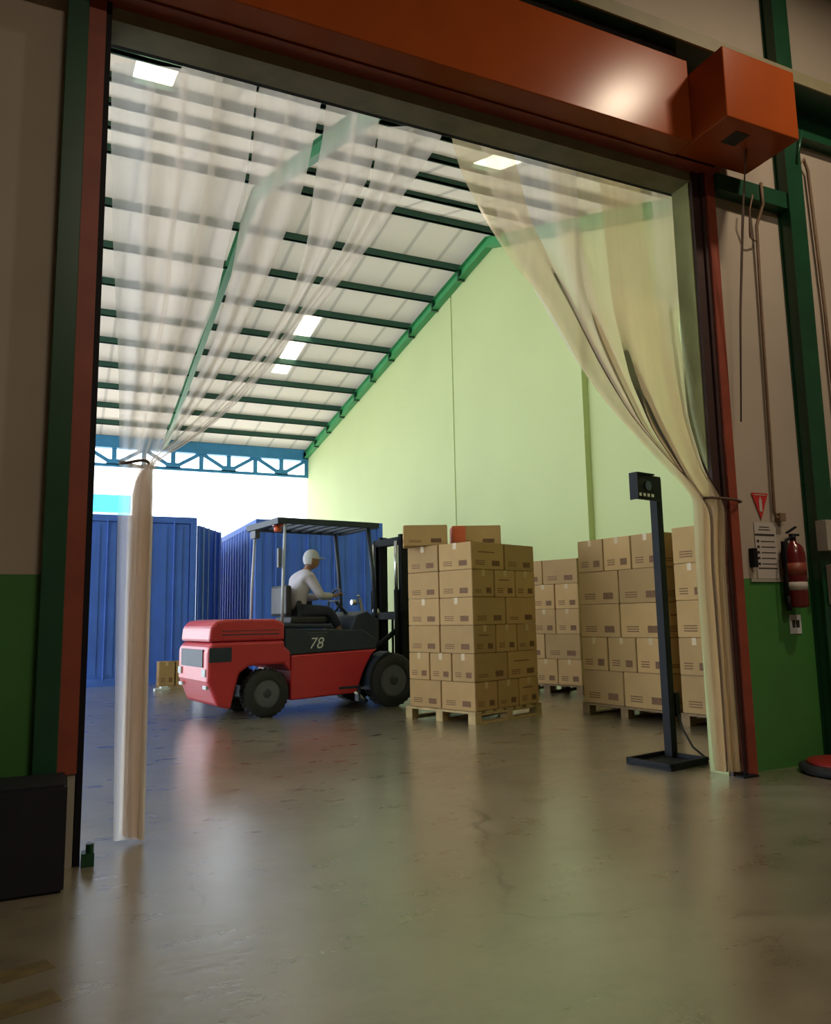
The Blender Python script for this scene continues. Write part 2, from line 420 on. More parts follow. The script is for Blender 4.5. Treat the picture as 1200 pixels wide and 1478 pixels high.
# orange shutter housing with motor box
t = thing('shutter_housing', 'long orange steel housing across the top of the doorway', 'shutter housing', (0, 0, 4.48))
bm = new(); bx(bm, -1.2, 3.90, -.31, -.13, 0, .64); obj('cover', bm, 'orange', t, .006)
bm = new(); bx(bm, -1.2, 4.3, -.125, -.04, .0, .5); obj('back_plate', bm, 'dark_gap', t)
bm = new(); bx(bm, -1.2, 4.36, -.13, -.005, -.012, -.001); obj('soffit', bm, 'orange_frame', t)
t2 = thing('motor_box', 'square orange motor box protruding at the right end of the shutter housing', 'motor box', (3.89, -.63, 4.48))
bm = new(); bx(bm, .012, .71, 0, .49, 0, .53); obj('casing', bm, 'orange', t2, .008)
bm = new(); bx(bm, .20, .33, .10, .24, -.004, .001); obj('slot', bm, 'ink', t2)
# dark ribbed filler above the housing, the gap's shade put into its colour
bm = new()
for i in range(7):
    bx(bm, -1.2, 3.86, -.25+.03*i, -.235+.03*i, 5.125, 5.255)
bx(bm, -1.2, 3.86, -.22, -.03, 5.13, 5.24)
tag(obj('gap_shade_ribs', bm, 'dark_gap'), 'dark ribbed filler for the shaded gap between the orange housing and the ledge', 'shutter')
bm = new(); bx(bm, -3, 9, -.35, 0, 5.265, 5.345); bx(bm, -3, 9, -.35, -.335, 5.24, 5.265)
struct('trim_7', bm, ['ledge'])
bm = new(); bx(bm, -3, 9, -.33, -.01, 5.245, 5.264); bx(bm, 5.22, 9, -.10, 0, 5.02, 5.245); struct('trim_8', bm, 'steel_green')
# green post and girt on the right
bm = new()
bx(bm, 5.09, 5.27, -.12, -.105, 0, zt-.02); bx(bm, 5.09, 5.27, -.012, 0, 0, zt-.02); bx(bm, 5.105, 5.117, -.105, -.012, 0, zt-.02)
struct('pillar_right', bm, 'steel_green')
bm = new(); bx(bm, 4.34, 5.098, -.10, 0, 4.33, 4.47); struct('beam_right', bm, 'steel_green', bevel=.004)

# ================================================================ CURTAINS
def curtain(root, data, mats, wave=.02, fold=2, suffix=''):
    for i, rows in enumerate(data):
        bm = new(); nx = 12; grid = []
        ph = random.uniform(0, 6)
        n = len(rows)
        for j, (xa, za, xb, zb, yy) in enumerate(rows):
            tt = j/(n-1)
            row = []
            for k in range(nx+1):
                s = k/nx
                w = abs(xb-xa)
                amp = min(.035, .16*w/fold+.003)*(.12+.88*min(1, tt*2.2))
                y = yy + (i % 3-1)*.018 + amp*math.sin(s*fold*PI*1.0+ph+tt*2.0) + .004*math.sin(5*tt+2*s+i)
                x = xa+(xb-xa)*s; z = za+(zb-za)*s
                row.append(bm.verts.new((x, y, max(z, .006))))
            grid.append(row)
        for a, b in zip(grid, grid[1:]):
            for k in range(nx):
                f = bm.faces.new((a[k], a[k+1], b[k+1], b[k])); f.smooth = True
        o = obj('strip', bm, mats[i % len(mats)], root)
        sd = o.modifiers.new('thick', 'SUBSURF'); sd.levels = 1; sd.render_levels = 1
LEFT = [
  [(0.028, 4.322, 0.27, 4.36, 0.25), (0.031, 4.214, 0.269, 4.249, 0.25), (0.034, 4.105, 0.268, 4.139, 0.25), (0.036, 3.998, 0.267, 4.03, 0.25), (0.039, 3.891, 0.266, 3.921, 0.25), (0.043, 3.785, 0.266, 3.814, 0.25), (0.048, 3.681, 0.267, 3.707, 0.25), (0.054, 3.576, 0.266, 3.601, 0.25), (0.059, 3.472, 0.261, 3.494, 0.25), (0.064, 3.369, 0.258, 3.389, 0.25), (0.069, 3.267, 0.255, 3.284, 0.25), (0.076, 3.165, 0.253, 3.18, 0.25), (0.083, 3.064, 0.255, 3.078, 0.25), (0.091, 2.963, 0.255, 2.976, 0.25), (0.098, 2.863, 0.252, 2.874, 0.25), (0.106, 2.763, 0.247, 2.772, 0.25), (0.113, 2.664, 0.241, 2.672, 0.25), (0.119, 2.565, 0.235, 2.571, 0.25), (0.124, 2.467, 0.23, 2.472, 0.25), (0.129, 2.369, 0.224, 2.373, 0.25), (0.133, 2.271, 0.218, 2.275, 0.25), (0.137, 2.174, 0.211, 2.178, 0.25), (0.14, 2.078, 0.202, 2.081, 0.25), (0.143, 1.982, 0.192, 1.985, 0.25), (0.143, 1.891, 0.222, 1.896, 0.25), (0.144, 1.712, 0.225, 1.715, 0.25), (0.145, 1.535, 0.228, 1.537, 0.25), (0.148, 1.36, 0.231, 1.361, 0.25), (0.151, 1.187, 0.235, 1.186, 0.25), (0.155, 1.016, 0.238, 1.013, 0.25), (0.158, 0.846, 0.242, 0.842, 0.25), (0.162, 0.678, 0.245, 0.673, 0.25), (0.165, 0.512, 0.249, 0.506, 0.25), (0.169, 0.348, 0.252, 0.34, 0.25), (0.172, 0.185, 0.255, 0.176, 0.25), (0.175, 0.024, 0.259, 0.014, 0.25), (0.175, 0.024, 0.259, 0.014, 0.25)] ,
  [(0.22, 4.38, 0.462, 4.417, 0.25), (0.221, 4.269, 0.458, 4.304, 0.25), (0.22, 4.158, 0.454, 4.191, 0.25), (0.22, 4.048, 0.45, 4.079, 0.25), (0.22, 3.938, 0.446, 3.968, 0.25), (0.221, 3.83, 0.444, 3.858, 0.25), (0.222, 3.722, 0.44, 3.748, 0.25), (0.223, 3.615, 0.434, 3.638, 0.25), (0.221, 3.508, 0.422, 3.529, 0.25), (0.219, 3.401, 0.41, 3.42, 0.25), (0.217, 3.296, 0.401, 3.312, 0.25), (0.217, 3.191, 0.392, 3.206, 0.25), (0.22, 3.088, 0.39, 3.101, 0.25), (0.222, 2.985, 0.383, 2.997, 0.25), (0.222, 2.882, 0.373, 2.893, 0.25), (0.219, 2.78, 0.357, 2.788, 0.25), (0.216, 2.678, 0.341, 2.685, 0.25), (0.212, 2.577, 0.326, 2.583, 0.25), (0.209, 2.477, 0.312, 2.481, 0.25), (0.205, 2.377, 0.298, 2.381, 0.25), (0.201, 2.278, 0.284, 2.282, 0.25), (0.196, 2.179, 0.268, 2.183, 0.25), (0.189, 2.081, 0.25, 2.085, 0.25), (0.182, 1.984, 0.23, 1.987, 0.25), (0.195, 1.895, 0.31, 1.901, 0.25), (0.196, 1.717, 0.309, 1.719, 0.25), (0.196, 1.541, 0.307, 1.539, 0.25), (0.197, 1.367, 0.305, 1.361, 0.25), (0.198, 1.195, 0.303, 1.185, 0.25), (0.199, 1.025, 0.302, 1.011, 0.25), (0.2, 0.856, 0.302, 0.839, 0.25), (0.201, 0.69, 0.301, 0.669, 0.25), (0.202, 0.525, 0.301, 0.501, 0.25), (0.203, 0.362, 0.3, 0.335, 0.25), (0.204, 0.201, 0.3, 0.171, 0.25), (0.204, 0.041, 0.299, 0.009, 0.25), (0.204, 0.041, 0.299, 0.009, 0.25)] ,
  [(0.411, 4.438, 0.671, 4.48, 0.25), (0.409, 4.324, 0.664, 4.363, 0.25), (0.406, 4.21, 0.656, 4.247, 0.25), (0.403, 4.097, 0.649, 4.132, 0.25), (0.399, 3.985, 0.642, 4.018, 0.25), (0.397, 3.874, 0.635, 3.905, 0.25), (0.395, 3.763, 0.627, 3.792, 0.25), (0.391, 3.653, 0.615, 3.679, 0.25), (0.381, 3.543, 0.594, 3.566, 0.25), (0.372, 3.433, 0.575, 3.454, 0.25), (0.363, 3.324, 0.557, 3.343, 0.25), (0.357, 3.217, 0.542, 3.234, 0.25), (0.354, 3.111, 0.534, 3.127, 0.25), (0.351, 3.006, 0.521, 3.02, 0.25), (0.343, 2.901, 0.502, 2.913, 0.25), (0.33, 2.796, 0.475, 2.805, 0.25), (0.316, 2.692, 0.448, 2.699, 0.25), (0.304, 2.588, 0.423, 2.595, 0.25), (0.292, 2.486, 0.4, 2.492, 0.25), (0.28, 2.385, 0.377, 2.389, 0.25), (0.267, 2.284, 0.353, 2.288, 0.25), (0.253, 2.184, 0.328, 2.188, 0.25), (0.237, 2.085, 0.3, 2.089, 0.25), (0.22, 1.987, 0.269, 1.99, 0.25), (0.195, 1.895, 0.31, 1.901, 0.25), (0.196, 1.717, 0.309, 1.719, 0.25), (0.196, 1.541, 0.307, 1.539, 0.25), (0.197, 1.367, 0.305, 1.361, 0.25), (0.198, 1.195, 0.303, 1.185, 0.25), (0.199, 1.025, 0.302, 1.011, 0.25), (0.2, 0.856, 0.302, 0.839, 0.25), (0.201, 0.69, 0.301, 0.669, 0.25), (0.202, 0.525, 0.301, 0.501, 0.25), (0.203, 0.362, 0.3, 0.335, 0.25), (0.204, 0.201, 0.3, 0.171, 0.25), (0.204, 0.041, 0.299, 0.009, 0.25), (0.204, 0.041, 0.299, 0.009, 0.25)] ,
  [(0.618, 4.501, 0.879, 4.543, 0.25), (0.613, 4.384, 0.868, 4.422, 0.25), (0.607, 4.267, 0.857, 4.303, 0.25), (0.6, 4.151, 0.847, 4.185, 0.25), (0.594, 4.035, 0.836, 4.068, 0.25), (0.588, 3.921, 0.825, 3.952, 0.25), (0.581, 3.808, 0.813, 3.836, 0.25), (0.573, 3.695, 0.794, 3.72, 0.25), (0.554, 3.58, 0.765, 3.603, 0.25), (0.537, 3.467, 0.737, 3.487, 0.25), (0.52, 3.355, 0.712, 3.373, 0.25), (0.506, 3.245, 0.689, 3.261, 0.25), (0.499, 3.137, 0.676, 3.151, 0.25), (0.488, 3.029, 0.656, 3.042, 0.25), (0.472, 2.921, 0.629, 2.932, 0.25), (0.448, 2.813, 0.59, 2.822, 0.25), (0.424, 2.706, 0.553, 2.713, 0.25), (0.401, 2.6, 0.518, 2.607, 0.25), (0.38, 2.496, 0.486, 2.501, 0.25), (0.358, 2.393, 0.453, 2.397, 0.25), (0.337, 2.291, 0.421, 2.295, 0.25), (0.314, 2.189, 0.387, 2.193, 0.25), (0.288, 2.089, 0.349, 2.092, 0.25), (0.259, 1.989, 0.307, 1.993, 0.25), (0.216, 1.897, 0.315, 1.901, 0.25), (0.215, 1.718, 0.314, 1.719, 0.25), (0.214, 1.542, 0.314, 1.538, 0.25), (0.213, 1.367, 0.314, 1.36, 0.25), (0.212, 1.195, 0.313, 1.183, 0.25), (0.213, 1.024, 0.314, 1.009, 0.25), (0.214, 0.856, 0.314, 0.837, 0.25), (0.216, 0.689, 0.315, 0.666, 0.25), (0.217, 0.524, 0.315, 0.498, 0.25), (0.218, 0.36, 0.316, 0.331, 0.25), (0.22, 0.199, 0.316, 0.166, 0.25), (0.221, 0.039, 0.316, 0.003, 0.25), (0.221, 0.039, 0.316, 0.003, 0.25)] ,
  [(0.881, 4.424, 1.11, 4.491, 0.25), (0.872, 4.311, 1.095, 4.373, 0.25), (0.863, 4.198, 1.079, 4.256, 0.25), (0.854, 4.086, 1.063, 4.14, 0.25), (0.846, 3.975, 1.048, 4.025, 0.25), (0.836, 3.865, 1.032, 3.911, 0.25), (0.825, 3.755, 1.014, 3.798, 0.25), (0.804, 3.644, 0.983, 3.683, 0.25), (0.785, 3.534, 0.952, 3.569, 0.25), (0.768, 3.426, 0.922, 3.456, 0.25), (0.754, 3.319, 0.895, 3.346, 0.25), (0.738, 3.213, 0.866, 3.236, 0.25), (0.721, 3.107, 0.835, 3.127, 0.25), (0.697, 3.002, 0.799, 3.018, 0.25), (0.672, 2.897, 0.762, 2.911, 0.25), (0.645, 2.793, 0.725, 2.804, 0.25), (0.616, 2.69, 0.685, 2.699, 0.25), (0.579, 2.587, 0.641, 2.595, 0.25), (0.534, 2.485, 0.592, 2.491, 0.25), (0.488, 2.383, 0.54, 2.389, 0.25), (0.442, 2.284, 0.486, 2.288, 0.25), (0.397, 2.185, 0.427, 2.188, 0.25), (0.349, 2.088, 0.368, 2.089, 0.25), (0.278, 1.991, 0.298, 1.992, 0.25), (0.22, 1.897, 0.321, 1.901, 0.25), (0.22, 1.719, 0.321, 1.719, 0.25), (0.219, 1.543, 0.321, 1.538, 0.25), (0.219, 1.369, 0.321, 1.36, 0.25), (0.219, 1.198, 0.32, 1.183, 0.25), (0.219, 1.028, 0.321, 1.009, 0.25), (0.221, 0.859, 0.321, 0.836, 0.25), (0.222, 0.693, 0.322, 0.666, 0.25), (0.224, 0.528, 0.322, 0.497, 0.25), (0.225, 0.365, 0.322, 0.33, 0.25), (0.226, 0.204, 0.323, 0.165, 0.25), (0.228, 0.045, 0.323, 0.002, 0.25), (0.228, 0.045, 0.323, 0.002, 0.25)] ,
  [(1.076, 4.481, 1.314, 4.55, 0.25), (1.062, 4.364, 1.293, 4.428, 0.25), (1.047, 4.247, 1.271, 4.308, 0.25), (1.032, 4.132, 1.248, 4.188, 0.25), (1.017, 4.018, 1.226, 4.07, 0.25), (1.002, 3.904, 1.204, 3.952, 0.25), (0.986, 3.792, 1.181, 3.836, 0.25), (0.956, 3.677, 1.141, 3.717, 0.25), (0.927, 3.564, 1.1, 3.6, 0.25), (0.899, 3.452, 1.057, 3.483, 0.25), (0.874, 3.342, 1.019, 3.369, 0.25), (0.847, 3.232, 0.977, 3.256, 0.25), (0.817, 3.124, 0.934, 3.143, 0.25), (0.783, 3.016, 0.887, 3.032, 0.25), (0.749, 2.909, 0.84, 2.922, 0.25), (0.713, 2.803, 0.794, 2.814, 0.25), (0.674, 2.698, 0.744, 2.707, 0.25), (0.632, 2.594, 0.693, 2.601, 0.25), (0.584, 2.49, 0.642, 2.497, 0.25), (0.533, 2.388, 0.586, 2.393, 0.25), (0.479, 2.287, 0.523, 2.291, 0.25), (0.423, 2.187, 0.453, 2.19, 0.25), (0.365, 2.089, 0.384, 2.091, 0.25), (0.295, 1.992, 0.315, 1.993, 0.25), (0.22, 1.897, 0.321, 1.901, 0.25), (0.22, 1.719, 0.321, 1.719, 0.25), (0.219, 1.543, 0.321, 1.538, 0.25), (0.219, 1.369, 0.321, 1.36, 0.25), (0.219, 1.198, 0.32, 1.183, 0.25), (0.219, 1.028, 0.321, 1.009, 0.25), (0.221, 0.859, 0.321, 0.836, 0.25), (0.222, 0.693, 0.322, 0.666, 0.25), (0.224, 0.528, 0.322, 0.497, 0.25), (0.225, 0.365, 0.322, 0.33, 0.25), (0.226, 0.204, 0.323, 0.165, 0.25), (0.228, 0.045, 0.323, 0.002, 0.25), (0.228, 0.045, 0.323, 0.002, 0.25)] ,
  [(1.317, 4.428, 1.548, 4.492, 0.25), (1.308, 4.316, 1.536, 4.377, 0.25), (1.298, 4.205, 1.521, 4.262, 0.25), (1.279, 4.092, 1.503, 4.147, 0.25), (1.26, 3.98, 1.481, 4.033, 0.25), (1.241, 3.869, 1.456, 3.918, 0.25), (1.229, 3.76, 1.408, 3.8, 0.25), (1.219, 3.653, 1.367, 3.684, 0.25), (1.209, 3.547, 1.338, 3.573, 0.25), (1.191, 3.44, 1.301, 3.461, 0.25), (1.168, 3.333, 1.259, 3.349, 0.25), (1.135, 3.225, 1.211, 3.238, 0.25), (1.098, 3.118, 1.161, 3.128, 0.25), (1.057, 3.011, 1.109, 3.019, 0.25), (1.007, 2.904, 1.051, 2.911, 0.25), (0.951, 2.798, 0.99, 2.804, 0.25), (0.885, 2.693, 0.921, 2.697, 0.25), (0.808, 2.587, 0.847, 2.592, 0.25), (0.726, 2.484, 0.771, 2.489, 0.25), (0.642, 2.381, 0.691, 2.386, 0.25), (0.559, 2.281, 0.606, 2.286, 0.25), (0.477, 2.183, 0.519, 2.187, 0.25), (0.387, 2.087, 0.414, 2.089, 0.25), (0.286, 1.991, 0.307, 1.993, 0.25), (0.216, 1.897, 0.319, 1.901, 0.25), (0.215, 1.719, 0.318, 1.719, 0.25), (0.214, 1.543, 0.317, 1.538, 0.25), (0.213, 1.369, 0.317, 1.36, 0.25), (0.212, 1.198, 0.317, 1.183, 0.25), (0.212, 1.028, 0.317, 1.009, 0.25), (0.213, 0.86, 0.318, 0.837, 0.25), (0.214, 0.693, 0.318, 0.666, 0.25), (0.215, 0.529, 0.319, 0.497, 0.25), (0.216, 0.366, 0.319, 0.331, 0.25), (0.217, 0.205, 0.319, 0.166, 0.25), (0.218, 0.046, 0.32, 0.002, 0.25), (0.218, 0.046, 0.32, 0.002, 0.25)] ,
  [(1.509, 4.482, 1.707, 4.537, 0.25), (1.497, 4.367, 1.693, 4.419, 0.25), (1.483, 4.253, 1.675, 4.302, 0.25), (1.465, 4.138, 1.657, 4.186, 0.25), (1.443, 4.024, 1.633, 4.069, 0.25), (1.419, 3.91, 1.603, 3.952, 0.25), (1.378, 3.793, 1.531, 3.827, 0.25), (1.342, 3.679, 1.468, 3.706, 0.25), (1.316, 3.569, 1.425, 3.591, 0.25), (1.282, 3.457, 1.375, 3.475, 0.25), (1.244, 3.347, 1.321, 3.361, 0.25), (1.199, 3.236, 1.263, 3.247, 0.25), (1.151, 3.126, 1.203, 3.135, 0.25), (1.1, 3.018, 1.144, 3.025, 0.25), (1.044, 2.91, 1.081, 2.915, 0.25), (0.983, 2.803, 1.016, 2.807, 0.25), (0.915, 2.697, 0.945, 2.7, 0.25), (0.841, 2.591, 0.874, 2.595, 0.25), (0.764, 2.488, 0.802, 2.492, 0.25), (0.682, 2.385, 0.724, 2.39, 0.25), (0.598, 2.285, 0.638, 2.289, 0.25), (0.512, 2.186, 0.548, 2.189, 0.25), (0.41, 2.088, 0.433, 2.09, 0.25), (0.304, 1.992, 0.322, 1.994, 0.25), (0.216, 1.897, 0.319, 1.901, 0.25), (0.215, 1.719, 0.318, 1.719, 0.25), (0.214, 1.543, 0.317, 1.538, 0.25), (0.213, 1.369, 0.317, 1.36, 0.25), (0.212, 1.198, 0.317, 1.183, 0.25), (0.212, 1.028, 0.317, 1.009, 0.25), (0.213, 0.86, 0.318, 0.837, 0.25), (0.214, 0.693, 0.318, 0.666, 0.25), (0.215, 0.529, 0.319, 0.497, 0.25), (0.216, 0.366, 0.319, 0.331, 0.25), (0.217, 0.205, 0.319, 0.166, 0.25), (0.218, 0.046, 0.32, 0.002, 0.25), (0.218, 0.046, 0.32, 0.002, 0.25)] ,
  [(1.702, 4.384, 1.963, 4.453, 0.25), (1.688, 4.275, 1.935, 4.338, 0.25), (1.675, 4.166, 1.891, 4.219, 0.25), (1.653, 4.056, 1.839, 4.101, 0.25), (1.628, 3.947, 1.785, 3.983, 0.25), (1.586, 3.835, 1.726, 3.865, 0.25), (1.546, 3.724, 1.669, 3.75, 0.25), (1.507, 3.615, 1.613, 3.636, 0.25), (1.456, 3.505, 1.551, 3.523, 0.25), (1.4, 3.395, 1.485, 3.411, 0.25), (1.333, 3.285, 1.409, 3.298, 0.25), (1.266, 3.176, 1.334, 3.188, 0.25), (1.198, 3.07, 1.258, 3.079, 0.25), (1.132, 2.965, 1.186, 2.973, 0.25), (1.069, 2.862, 1.117, 2.869, 0.25), (1.002, 2.76, 1.045, 2.766, 0.25), (0.935, 2.66, 0.973, 2.665, 0.25), (0.862, 2.561, 0.897, 2.565, 0.25), (0.789, 2.463, 0.821, 2.467, 0.25), (0.715, 2.367, 0.745, 2.37, 0.25), (0.628, 2.272, 0.656, 2.274, 0.25), (0.536, 2.178, 0.561, 2.18, 0.25), (0.421, 2.084, 0.444, 2.086, 0.25), (0.293, 1.992, 0.313, 1.993, 0.25), (0.227, 1.898, 0.325, 1.902, 0.25), (0.227, 1.72, 0.325, 1.72, 0.25), (0.226, 1.544, 0.325, 1.54, 0.25), (0.226, 1.37, 0.324, 1.362, 0.25), (0.226, 1.197, 0.324, 1.186, 0.25), (0.226, 1.027, 0.324, 1.012, 0.25), (0.227, 0.859, 0.325, 0.84, 0.25), (0.228, 0.693, 0.325, 0.67, 0.25), (0.229, 0.528, 0.325, 0.502, 0.25), (0.229, 0.365, 0.326, 0.336, 0.25), (0.23, 0.204, 0.326, 0.171, 0.25), (0.231, 0.044, 0.327, 0.008, 0.25), (0.231, 0.044, 0.327, 0.008, 0.25)] ,
  [(1.914, 4.441, 2.185, 4.512, 0.25), (1.889, 4.326, 2.145, 4.392, 0.25), (1.851, 4.21, 2.074, 4.265, 0.25), (1.805, 4.092, 1.996, 4.138, 0.25), (1.756, 3.976, 1.917, 4.013, 0.25), (1.7, 3.86, 1.843, 3.891, 0.25), (1.646, 3.745, 1.771, 3.771, 0.25), (1.594, 3.632, 1.702, 3.654, 0.25), (1.533, 3.52, 1.629, 3.538, 0.25), (1.469, 3.408, 1.555, 3.424, 0.25), (1.395, 3.296, 1.472, 3.309, 0.25), (1.321, 3.186, 1.39, 3.197, 0.25), (1.247, 3.077, 1.308, 3.087, 0.25), (1.176, 2.971, 1.23, 2.979, 0.25), (1.108, 2.867, 1.156, 2.874, 0.25), (1.037, 2.765, 1.08, 2.77, 0.25), (0.966, 2.664, 1.004, 2.669, 0.25), (0.891, 2.564, 0.926, 2.568, 0.25), (0.815, 2.466, 0.848, 2.469, 0.25), (0.74, 2.37, 0.77, 2.373, 0.25), (0.65, 2.274, 0.678, 2.276, 0.25), (0.557, 2.179, 0.582, 2.182, 0.25), (0.44, 2.085, 0.463, 2.087, 0.25), (0.309, 1.993, 0.329, 1.994, 0.25), (0.227, 1.898, 0.325, 1.902, 0.25), (0.227, 1.72, 0.325, 1.72, 0.25), (0.226, 1.544, 0.325, 1.54, 0.25), (0.226, 1.37, 0.324, 1.362, 0.25), (0.226, 1.197, 0.324, 1.186, 0.25), (0.226, 1.027, 0.324, 1.012, 0.25), (0.227, 0.859, 0.325, 0.84, 0.25), (0.228, 0.693, 0.325, 0.67, 0.25), (0.229, 0.528, 0.325, 0.502, 0.25), (0.229, 0.365, 0.326, 0.336, 0.25), (0.23, 0.204, 0.326, 0.171, 0.25), (0.231, 0.044, 0.327, 0.008, 0.25), (0.231, 0.044, 0.327, 0.008, 0.25)] ,
]
